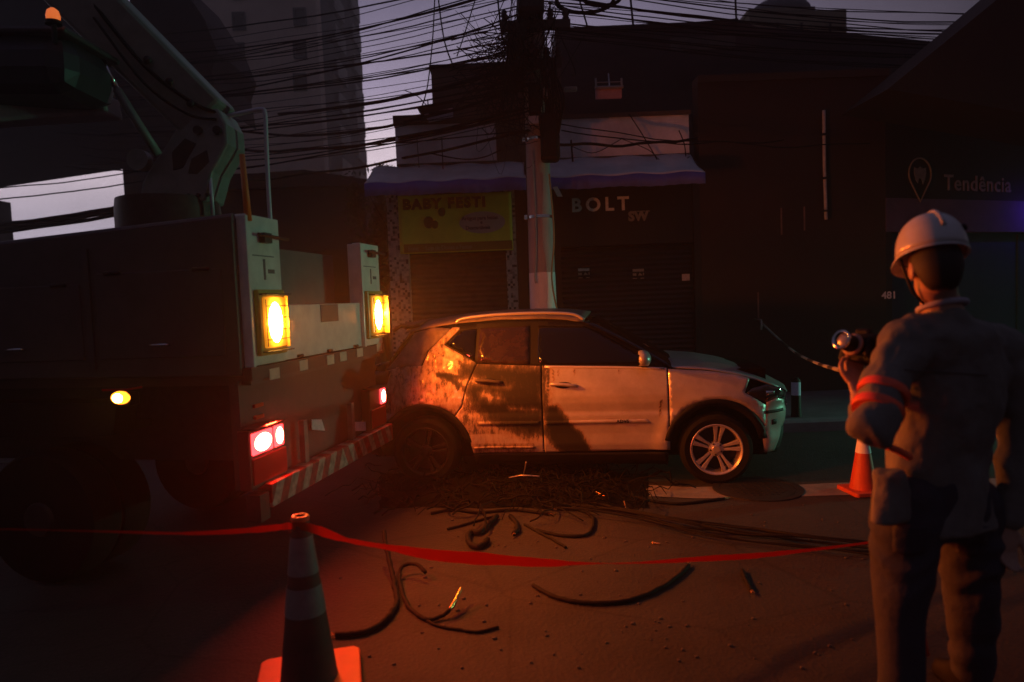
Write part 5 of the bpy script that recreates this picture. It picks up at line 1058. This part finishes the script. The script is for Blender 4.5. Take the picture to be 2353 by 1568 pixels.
# heap of burnt wire and ash beside the car
g = MB(); vs = []; nx, ny = 60, 16
def heap(u, v):
    a = gnd(lerp(872, 1490, u), lerp(1168, 1088, v)); w = math.sin(PI*u)**.5*math.sin(PI*v)**.6 if 0 < u < 1 and 0 < v < 1 else 0
    return V((a.x+.05*mnoise.noise(V((u*9, v*9, 1))), a.y+.06*mnoise.noise(V((u*9, v*9, 4))), .003+w*(.035+.05*abs(mnoise.noise(V((u*16, v*7, 0)))))))
g.grid(heap, nx, ny); single(g, 'ash_heap', M_SOOT, 'low black heap of ash and burnt insulation along the car', 'ash', None, None, 'stuff', smooth=True)
g = MB(); R = random.Random(9)
for k in range(230):
    u = R.betavariate(1.6, 1.6); c = gnd(lerp(870, 1500, u), R.uniform(1085, 1172)); a = R.uniform(0, 6.28); l = R.uniform(.15, .6); b = R.gauss(0, 2.2); P = []
    for j in range(9):
        f_ = j/8; aa = a+b*f_; c = c+V((math.cos(aa)*l/8, math.sin(aa)*l/8, 0)); P.append(V((c.x, c.y, .03+.10*math.sin(PI*f_)*R.uniform(.2, 1))))
    g.tube(P, R.choice((.003, .004, .006, .008)), 4)
single(g, 'burnt_wire_tangle', mat('burnt_wire', (.006, .0055, .005), .75, 0, 20, .5, spec=.12), 'tangle of thin burnt wires heaped beside the car', 'wire tangle', None, None, 'stuff', smooth=True)
for pts, lab in (([(1170, 1098, .12), (1200, 1093, .16), (1240, 1095, .15)], 'pale curved wire glinting on the burnt heap'), ([(1209, 1062, .30), (1206, 1078, .22), (1203, 1090, .10)], 'pale wire hanging from the car sill onto the heap'), ([(1368, 1130, .06), (1385, 1138, .05), (1396, 1145, .03)], 'orange-lit scrap of bare wire right of the heap'), ([(1434, 1152, .05), (1438, 1168, .02)], 'tiny bright scrap of bare wire on the road'), ([(1498, 1247, .01), (1518, 1250, .01)], 'bright scrap of bare wire behind the tape')):
    g = MB(); g.tube(smooth_path([gnd(*p) for p in pts], 5), .006, 6); single(g, 'bare_wire', M_COPPER if 'bare' in lab else M_ALLOY, lab, 'wire', gnd(*pts[-1]), None, smooth=True)
R = random.Random(33); g = MB()
for k in range(170):
    c = gnd(R.uniform(760, 2000), R.uniform(1130, 1540)); s_ = R.uniform(.003, .011); g.ball((c.x, c.y, s_*.4), s_*R.uniform(.7, 1.5), s_, s_*.7, None, 5, 4)
single(g, 'road_grit', mat('grit', (.055, .05, .045), .8, 0, 20, .4), 'loose grit and crumbs scattered over the road', 'grit', None, None, 'stuff')

# ================================================================== BOLLARD AND CORD
q = gnd(1829, 1000, .135); bx_ = at(1829, 905, 8.25); t = thing('bollard', 'slim black bollard with two pale bands in front of the dark wall', 'bollard', (bx_.x, 8.25, .13))
zt = at(1829, 868, 8.25).z; g = MB(); g.lathe([(.065, .13), (.058, .18), (.052, zt-.03), (.03, zt), (.0, zt+.005)], (bx_.x, 8.25, 0), n=20); g.build('post', M_BLACK, t, smooth=True, angle=40)
for y0, y1 in ((878, 908), (928, 946)): a, b = at(1829, y1, 8.25).z, at(1829, y0, 8.25).z; g = MB(); g.lathe([(.0555, a), (.0545, b)], (bx_.x, 8.25, 0), n=20, close=False); g.build('reflective_band', mat('lilac_band', (.72, .64, .85), .5), t, smooth=True)
P = smooth_path([at(1752, 744, 9.9), at(1790, 780, 9.0), at(1830, 812, 7.6), at(1880, 836, 5.8), at(1948, 855, 3.6), at(1985, 862, 2.9)], 10)
g = MB(); g.tube(P, .014, 8); o = single(g, 'striped_cord', M_CORD, 'striped cord stretched from the dark wall to the worker', 'cord', P[0], None, smooth=True)
hk = P[0]; t = thing('wall_hook', 'small pale hook on the dark wall holding the striped cord', 'hook', hk); g = MB(); g.tube([hk+V((0, .32, .05)), hk+V((0, .05, .05)), hk+V((-.01, 0, 0)), hk+V((-.02, .0, -.09))], .014, 8); g.build('hook', M_ALLOY, t, smooth=True)

# ================================================================== WORKER (seen from behind, head turned to the left)
def blob(mbs, vox, smooth_it):
    g = MB()
    for m_ in mbs: g.add(m_.v, m_.f)
    me = bpy.data.meshes.new('tmp'); me.from_pydata([tuple(p) for p in g.v], [], g.f)
    bmm = bmesh.new(); bmm.from_mesh(me); bmesh.ops.recalc_face_normals(bmm, faces=bmm.faces); bmm.to_mesh(me); bmm.free()
    o = bpy.data.objects.new('tmp', me); COL.objects.link(o)
    k = o.modifiers.new('r', 'REMESH'); k.mode = 'VOXEL'; k.voxel_size = vox; k.use_smooth_shade = True
    k = o.modifiers.new('s', 'SMOOTH'); k.iterations = smooth_it; k.factor = .5
    dg = bpy.context.evaluated_depsgraph_get(); dg.update(); r = bpy.data.meshes.new_from_object(o.evaluated_get(dg))
    bpy.data.objects.remove(o); bpy.data.meshes.remove(me); return r
def link_mesh(me, name, m, parent):
    inv = wm(parent).inverted(); me.transform(inv); me.materials.clear(); me.materials.append(m); me.name = name; me.shade_smooth()
    o = bpy.data.objects.new(name, me); COL.objects.link(o); o.parent = parent; return o
def limb(pts, rs, n=16, sub=6):
    P = smooth_path(pts, sub); m = len(P); k = len(pts)-1
    rr = [float(np.interp(i/(m-1)*k, range(k+1), rs)) for i in range(m)]; g = MB(); g.tube(P, rr, n)
    g.ball(P[0], rr[0]); g.ball(P[-1], rr[-1]); return g
XX = V((1, 0, 0)); YY = V((0, 1, 0)); ZZ = V((0, 0, 1))
sdir = V((.985, .17, 0)).normalized(); fdir = V((-.17, .985, 0))            # across the shoulders / facing
nb = at(2165, 705, 2.52); hd = at(2146, 618, 2.49)
shL = at(2068, 790, 2.49); shR = at(2308, 800, 2.60)
elL = at(2003, 985, 2.32); wrL = at(1972, 915, 2.56); haL = at(1966, 872, 2.62)
elR = at(2330, 1010, 2.62); wrR = at(2318, 1200, 2.58)
pel = at(2155, 1130, 2.58); che = at(2185, 880, 2.55)
hipL = at(2085, 1190, 2.53); hipR = at(2222, 1190, 2.62)
knL = at(2068, 1420, 2.50); knR = at(2235, 1425, 2.66)
anL = V((knL.x-.0, knL.y+.0, .10)); anR = V((knR.x+.02, knR.y+.03, .10))
man = thing('person', 'worker in white hard hat seen from behind, holding up a small camera', 'person', (pel.x, pel.y, 0))
hf = V((.20, .98, -.0)).normalized(); hs = hf.cross(ZZ).normalized()      # head: facing, its right side
hup = (ZZ + hf*.42).normalized(); hff = (hf - hup*hf.dot(hup)).normalized()
def Hp(f, s, u): return hd + hff*f + hs*s + hup*u
bd = []
h_ = MB(); h_.ball(Hp(-.008, 0, .035), .097, .077, .105, (hff, hs, hup), 24, 16); bd.append(h_)                    # skull
h_ = MB(); h_.ball(Hp(.035, 0, -.045), .062, .058, .075, (hff, hs, hup)); bd.append(h_)                            # face / jaw
h_ = MB(); h_.ball(Hp(.068, 0, -.098), .026, .028, .022, (hff, hs, hup)); bd.append(h_)                            # chin
h_ = MB(); h_.tube([Hp(.09, 0, .012), Hp(.118, 0, -.028)], [.010, .016], 8); h_.ball(Hp(.115, 0, -.03), .015, .017, .012, (hff, hs, hup)); bd.append(h_)   # nose
for s_ in (-1, 1):
    h_ = MB(); h_.ball(Hp(-.012, s_*.079, -.012), .026, .010, .034, ((hff*.9-hup*.2).normalized(), hs, hup), 12, 8); bd.append(h_)   # ears
    h_ = MB(); h_.ball(Hp(.082, s_*.032, .018), .014, .022, .008, (hff, hs, hup), 10, 8); bd.append(h_)            # brow
h_ = MB(); h_.ball(Hp(.088, 0, -.066), .014, .026, .007, (hff, hs, hup), 10, 8); bd.append(h_)                     # lips
bd.append(limb([Hp(-.03, 0, -.03), hd.lerp(nb, .62)+V((.0, .0, 0)), nb-ZZ*.03], [.060, .060, .075]))               # neck
tors = MB(); tors.ell([nb-ZZ*.02, nb-ZZ*.09, che, pel+ZZ*.15, pel-ZZ*.05, pel-ZZ*.16], [(.07, .07), (.16, .10), (.18, .11), (.16, .105), (.165, .11), (.13, .10)], sdir, fdir); bd.append(tors)
bd += [limb([shL, elL], [.055, .042]), limb([elL, wrL], [.042, .028]), limb([shR, elR], [.055, .042]), limb([elR, wrR], [.042, .028])]
bd += [limb([hipL, knL, anL], [.085, .058, .042]), limb([hipR, knR, anR], [.085, .058, .042])]
for a_ in (anL, anR): bd.append(limb([a_, a_+fdir*.06-ZZ*.05, a_+fdir*.16-ZZ*.065], [.042, .040, .030]))
# left hand: palm towards the camera body, four bent fingers and a thumb round it
up_ = (haL-wrL).normalized(); across = up_.cross(V((0, -1, 0))).normalized(); nrm = across.cross(up_).normalized()   # nrm points away from the viewer
def hp(a_, u, n_): return haL + across*a_ + up_*u + nrm*n_
pm_ = MB(); pm_.ell([wrL, hp(0, -.035, 0), hp(0, .0, 0), hp(0, .045, 0)], [(.024, .020), (.033, .017), (.040, .015), (.040, .013)], across, nrm); bd.append(pm_)
for k, (a0, ln) in enumerate(((-.031, .068), (-.010, .076), (.011, .072), (.031, .056))):
    bd.append(limb([hp(a0, .035, 0), hp(a0*1.06, .045+ln*.42, .004), hp(a0*1.02, .045+ln*.75, .020), hp(a0*.98, .043+ln*.86, .040)], [.0098, .0092, .0085, .0078], 10, 4))
bd.append(limb([hp(-.030, -.012, .0), hp(-.056, .018, .006), hp(-.062, .045, .014), hp(-.054, .068, .026)], [.014, .0115, .0100, .0088], 10, 4))
# right hand hanging, slightly curled
r_up = (wrR-elR).normalized(); ra = r_up.cross(V((0, -1, 0))).normalized(); rn = ra.cross(r_up)
def rp_(a_, u, n_): return wrR + r_up*(.05+u) + ra*a_ + rn*n_
pm_ = MB(); pm_.ell([wrR, rp_(0, -.02, 0), rp_(0, .02, 0), rp_(0, .055, 0)], [(.024, .020), (.034, .016), (.040, .015), (.038, .013)], ra, rn); bd.append(pm_)
for a0, ln in ((-.03, .07), (-.01, .078), (.01, .073), (.03, .058)): bd.append(limb([rp_(a0, .045, 0), rp_(a0, .055+ln*.45, .008), rp_(a0, .055+ln*.8, .024), rp_(a0, .055+ln*.9, .040)], [.0098, .009, .0085, .0078], 10, 4))
bd.append(limb([rp_(-.03, -.01, 0), rp_(-.055, .03, .008), rp_(-.058, .062, .018)], [.013, .011, .009], 10, 4))
body_o = link_mesh(blob(bd, .0055, 3), 'body', M_SKIN, man)
# hair under the helmet, eyes
h_ = MB(); h_.ball(Hp(-.024, 0, .004), .098, .083, .118, (hff, hs, hup), 28, 20)
for p_ in h_.v:
    q = p_-hd; f_, u_ = q.dot(hff), q.dot(hup)
    if f_ > .03: p_ -= hff*(f_-.03)
    lo_ = -.098 if f_ < -.03 else -.02
    if u_ < lo_: p_ += hup*(lo_-u_)*.9 - hff*0
h_.build('hair', M_HAIR, man, smooth=True)
for s_ in (-1, 1):
    g = MB(); g.ball(Hp(.078, s_*.033, .0), .012, .013, .011, (hff, hs, hup), 12, 8); g.build('eye', mat('eye_white', (.6, .58, .55), .2), man, smooth=True)
# helmet: shell, brim, ridge, strap
hc = Hp(.0, 0, .055); tl_ = (hup - hff*.10).normalized(); tf = (hff + hup*.10).normalized()
g = MB(); prof = []
vs = []; nn_, mm_ = 40, 14
def hel(th, q, k=1.0):
    f_ = math.cos(q)*.138*k; s_ = math.sin(q)*.112*k; r = math.sin(th)**.82; u = math.cos(th)**.9*.150*k if th < PI/2 else 0
    return hc + tf*f_*r + hs*s_*r + tl_*u
for i in range(mm_+1):
    for k in range(nn_): vs.append(hel(PI/2*i/mm_, 2*PI*k/nn_))
g.add(vs, [(i*nn_+k, (i+1)*nn_+k, (i+1)*nn_+(k+1) % nn_, i*nn_+(k+1) % nn_) for i in range(mm_) for k in range(nn_)])
hel_o = g.build('helmet', M_HELM, man, smooth=True, solid=.004)
g = MB(); vs = []
for k in range(nn_):
    q = 2*PI*k/nn_; fr = max(0, math.cos(q)); w = .005 + .040*fr**1.5; b = hc + tf*math.cos(q)*.138 + hs*math.sin(q)*.112
    d = (tf*math.cos(q)*.118 + hs*math.sin(q)*.142).normalized(); vs += [b-d*.004+tl_*.004, b+d*w-tl_*(.004+.020*fr), b+d*w-tl_*(.010+.020*fr), b-d*.006-tl_*.006]
g.add(vs, [(4*k+j, 4*((k+1) % nn_)+j, 4*((k+1) % nn_)+(j+1) % 4, 4*k+(j+1) % 4) for k in range(nn_) for j in range(4)]); g.build('brim', M_HELM, hel_o, smooth=True, angle=40)
g = MB(); g.tube([hel(PI/2*u_, q_, 1.012) for u_, q_ in [(1-t_, 0) for t_ in np.linspace(.12, .98, 9)] + [(t_, PI) for t_ in np.linspace(.05, .75, 7)]], .010, 8); g.build('ridge', M_HELM, hel_o, smooth=True)
for s_ in (-1, 1):
    g = MB(); g.tube([Hp(.015, s_*.100, .05), Hp(.014, s_*.092, -.01), Hp(.03, s_*.072, -.075), Hp(.052, s_*.03, -.118)], .006, 6); g.build('chin_strap', M_BLACK, hel_o, smooth=True)
g = MB(); q = hel(PI/2*.72, rad(128), 1.01); g.ball(q, .014, .014, .014, None, 10, 8); g.build('strap_stud', M_BLACK, hel_o, smooth=True)
# shirt: torso, sleeves rolled at the left forearm, loose tail
sh = []
t_ = MB(); t_.ell([nb-ZZ*.005, nb-ZZ*.045, nb-ZZ*.10, che+ZZ*.06, che-ZZ*.06, pel+ZZ*.18, pel+ZZ*.06, pel-ZZ*.06, pel-ZZ*.13],
    [(.072, .068), (.125, .095), (.198, .125), (.208, .140), (.202, .145), (.190, .142), (.194, .146), (.210, .154), (.216, .156)], sdir, fdir, 28); sh.append(t_)
sh += [limb([nb-ZZ*.10, shR-V((.02, 0, .0))], [.085, .092]), limb([nb-ZZ*.10, shL+V((.02, 0, 0))], [.085, .092])]
sh += [limb([shL+V((.03, .0, -.01)), shL.lerp(elL, .5), elL], [.088, .080, .072]), limb([elL, elL.lerp(wrL, .55)], [.068, .054]), limb([shR-V((.03, 0, .01)), shR.lerp(elR, .5), elR, wrR-r_up*.02], [.088, .078, .066, .048])]
tail_ = MB(); a_ = at(2040, 1085, 2.47); tail_.ell([a_, at(2050, 1140, 2.46), at(2058, 1196, 2.45)], [(.055, .05), (.085, .05), (.105, .045)], sdir, fdir, 18); sh.append(tail_)
me = blob(sh, .008, 5)
NV = [(v.co.copy(), v.normal.copy()) for v in me.vertices]; OUT = []
for p_, n_ in NV:                                   # folds of the cloth
    OUT.append(p_ + n_*(.018*mnoise.noise(V((p_.x*9, p_.y*9, p_.z*5))) + .007*mnoise.noise(V((p_.x*22, p_.y*22, p_.z*13))) + .011*math.sin(p_.z*34+5*mnoise.noise(p_*6)+p_.x*20)*max(0, mnoise.noise(p_*4+V((3, 3, 3)))+.25)))
me.vertices.foreach_set('co', [c for q in OUT for c in q]); me.update()
shirt = link_mesh(me, 'shirt', M_SHIRT, man)
g = MB(); P = [nb + sdir*.078*math.cos(q) + fdir*.072*math.sin(q) + ZZ*(.002 - .022*math.sin(q)) for q in np.linspace(0, 2*PI, 26, endpoint=False)]; g.tube(P, (.008, .019), 8, closed=True) if False else g.tube(P, .011, 8, closed=True); g.build('collar', mat('collar_pale', (.46, .43, .50), .85, 0, 14, .2), shirt, smooth=True)
# orange bands on the sleeve and at the waist
def sleeve_band(u, w, off):
    d = (elL-shL).normalized(); c = shL.lerp(elL, u); r = lerp(.084, .074, u)+off; g = MB(); g.tube([c-d*w, c-d*w*.3, c+d*w*.3, c+d*w], [r-.001, r+.002, r+.002, r-.001], 28); return g.build('reflective_band', M_STRIPE, shirt, smooth=True, angle=50)
sleeve_band(.60, .016, .006); sleeve_band(.79, .016, .008)
g = MB(); P = [at(x, y, 2.37) for x, y in ((2040, 1026), (2064, 1036), (2092, 1052))]; g.tube(smooth_path(P, 5), (.013), 8); g.build('reflective_band', M_STRIPE, shirt, smooth=True)
# trousers and boots
tz = [limb([hipL+ZZ*.06, hipL.lerp(knL, .45), knL, anL+ZZ*.02], [.122, .112, .088, .082], 20), limb([hipR+ZZ*.06, hipR.lerp(knR, .45), knR, anR+ZZ*.02], [.122, .112, .088, .082], 20)]
t_ = MB(); t_.ell([pel+ZZ*.08, pel-ZZ*.06, pel-ZZ*.16], [(.185, .135), (.20, .145), (.185, .14)], sdir, fdir, 24); tz.append(t_)
me = blob(tz, .009, 5)
NV = [(v.co.copy(), v.normal.copy()) for v in me.vertices]
OUT = [p_ + n_*(.013*mnoise.noise(V((p_.x*7, p_.y*7, p_.z*4))) + .008*math.sin(p_.z*40+6*mnoise.noise(p_*5))*max(0, mnoise.noise(p_*3)+.3)) for p_, n_ in NV]
me.vertices.foreach_set('co', [c for q in OUT for c in q]); me.update()
tro = link_mesh(me, 'trousers', M_TROU, man)
def snap(obj, px, py, off):
    ok, loc, nrm_, _ = obj.ray_cast(wm(obj).inverted() @ CAM, ray(px, py).normalized()); return (wm(obj) @ loc) + nrm_*off if ok else None
bpy.context.view_layer.update()
for cx_, cy_ in ((2088, 1238), (2232, 1240)):
    g = MB(); rows = []
    for j in range(7):
        row = [snap(tro, cx_+lerp(-36, 36, i/6), cy_+lerp(-32, 40-12*abs(i/3-1), j/6), .005) for i in range(7)]; rows.append(row)
    pts_ = [q for r_0 in rows for q in r_0]
    if all(q is not None for q in pts_):
        g.add(pts_, [(7*j+i, 7*j+i+1, 7*j+i+8, 7*j+i+7) for j in range(6) for i in range(6)]); g.build('pocket', mat('pocket_cloth', (.028, .031, .043), .9, 0, 14, .25, .3, 40), tro, smooth=True, solid=.006)
for ya, yb in ((850, 862),):
    P = [snap(shirt, x, lerp(ya, yb, k/14), .001) for k, x in enumerate(np.linspace(2078, 2270, 15))]; P = [q for q in P if q is not None]
    if len(P) > 5: g = MB(); g.tube(P, .0035, 6); g.build('yoke_seam', mat('seam', (.10, .094, .085), .9), shirt, smooth=True)
for a_ in (anL, anR):
    g = MB(); c = V((a_.x, a_.y, 0)); g.ell([c+ZZ*.001+fdir*.055, c+ZZ*.025+fdir*.055, c+ZZ*.06+fdir*.05, c+ZZ*.10+fdir*.01, c+ZZ*.16], [(.052, .145), (.054, .148), (.052, .135), (.052, .08), (.055, .06)], sdir, fdir, 22); g.build('boot', M_BLACK, man, smooth=True)
P = [at(x, y, 2.50) for x, y in ((2114, 1440), (2119, 1470), (2124, 1504))]; g = MB(); g.tube(P, [(.012), (.016), (.018)], 8); g.build('trouser_flash', M_STRIPE, tro, smooth=True)
# camera in the raised hand (a thing of its own)
ca = at(1975, 800, 2.66); cb = at(1906, 768, 2.58); ax = (cb-ca).normalized()
cam_t = thing('handheld_camera', 'small black camera with a shiny lens ring held up by the worker', 'camera', ca-ZZ*.05)
sx_ = ax.cross(ZZ).normalized(); su = sx_.cross(ax).normalized()
g = MB(); g.obox(ca+ax*-.02, ax*.040, sx_*.072, su*.058); g.obox(ca+su*.064-ax*.02, ax*.030, sx_*.032, su*.016); g.obox(ca+su*.0+sx_*-.06+ax*.012, ax*.032, sx_*.012, su*.042); cb_o = g.build('camera_body', M_BLACK, cam_t, bevel=.022)
g = MB(); g.lathe([(.036, .015), (.037, .05), (.033, .052), (.034, .092), (.036, .094), (.036, .112), (.030, .114), (.029, .102)], ca, ax, 28, close=False); ln_ = g.build('lens_barrel', M_BLACK, cam_t, smooth=True, angle=35)
g = MB(); g.lathe([(.0365, .108), (.038, .116), (.034, .121), (.028, .114)], ca, ax, 28, close=False); g.build('lens_ring', M_CHROME, ln_, smooth=True)
g = MB(); g.lathe([(.029, .104), (.022, .110), (.0, .113)], ca, ax, 24, close=False); g.build('front_glass', M_ALLOY, ln_, smooth=True)
g = MB(); P = [ca+ax*.045+(sx_*math.cos(q)+su*math.sin(q))*.036 for q in np.linspace(0, 2*PI, 20, endpoint=False)]; g.tube(P, .009, 8, closed=True); g.build('focus_ring', mat('worn_ring', (.34, .22, .18), .5), ln_, smooth=True)
g = MB(); g.tube(smooth_path([ca+sx_*-.07+su*.03, ca+sx_*-.05-su*.10, ca+sx_*.02-su*.14, ca+sx_*.06-su*.05], 6), .006, 6); g.build('strap', M_BLACK, cam_t, smooth=True)

# ================================================================== green signal lamp down the street, out of frame at right: its light is on the bumper, mirror and pole
gl = thing('signal_lamp', 'green signal lamp on a short mast down the street at right', 'lamp', (11.5, 8.0, 0))
g = MB(); g.tube([(11.5, 8.0, 0), (11.5, 8.0, 1.1)], .06, 10); g.build('mast', M_DARKMET, gl)
g = MB(); g.box((11.4, 7.85, .95), (11.6, 8.15, 1.6)); g.build('lamp_case', M_BLACK, gl, bevel=.02)
g = MB(); g.lathe([(.11, 0), (.10, .02), (.0, .035)], (11.4, 8.0, 1.28), (-1, 0, 0), 20); g.build('lamp_lens', mat('green_lit_lens', (.1, .8, .5), .2, emit=(.08, 1, .55), estr=8), gl, smooth=True)
ld = bpy.data.lights.new('green_light', 'AREA'); ld.energy = 15; ld.spread = rad(46); ld.color = (.28, 1, .62); ld.shape = 'DISK'; ld.size = .2
lo = bpy.data.objects.new('green_light', ld); COL.objects.link(lo); lo.parent = gl; lo.location = (-.16, 0, 1.28); lo.rotation_euler = V((-1, -.12, -.03)).to_track_quat('-Z', 'Z').to_euler()

# ================================================================== thin haze added to give the lamps halos
g = MB(); g.box((-90, -20, -1), (90, 62, 42)); hz_o = single(g, 'haze', bpy.data.materials.new('halo_haze'), None, None, (0, 0, 0), None, 'stuff')
m = hz_o.data.materials[0]; m.use_nodes = True; t = m.node_tree; t.nodes.clear()
pv = t.nodes.new('ShaderNodeVolumePrincipled'); pv.inputs['Color'].default_value = (.8, .78, .78, 1); pv.inputs['Anisotropy'].default_value = .7; pv.inputs['Density'].default_value = .0046
mo = t.nodes.new('ShaderNodeOutputMaterial'); t.links.new(pv.outputs[0], mo.inputs['Volume'])
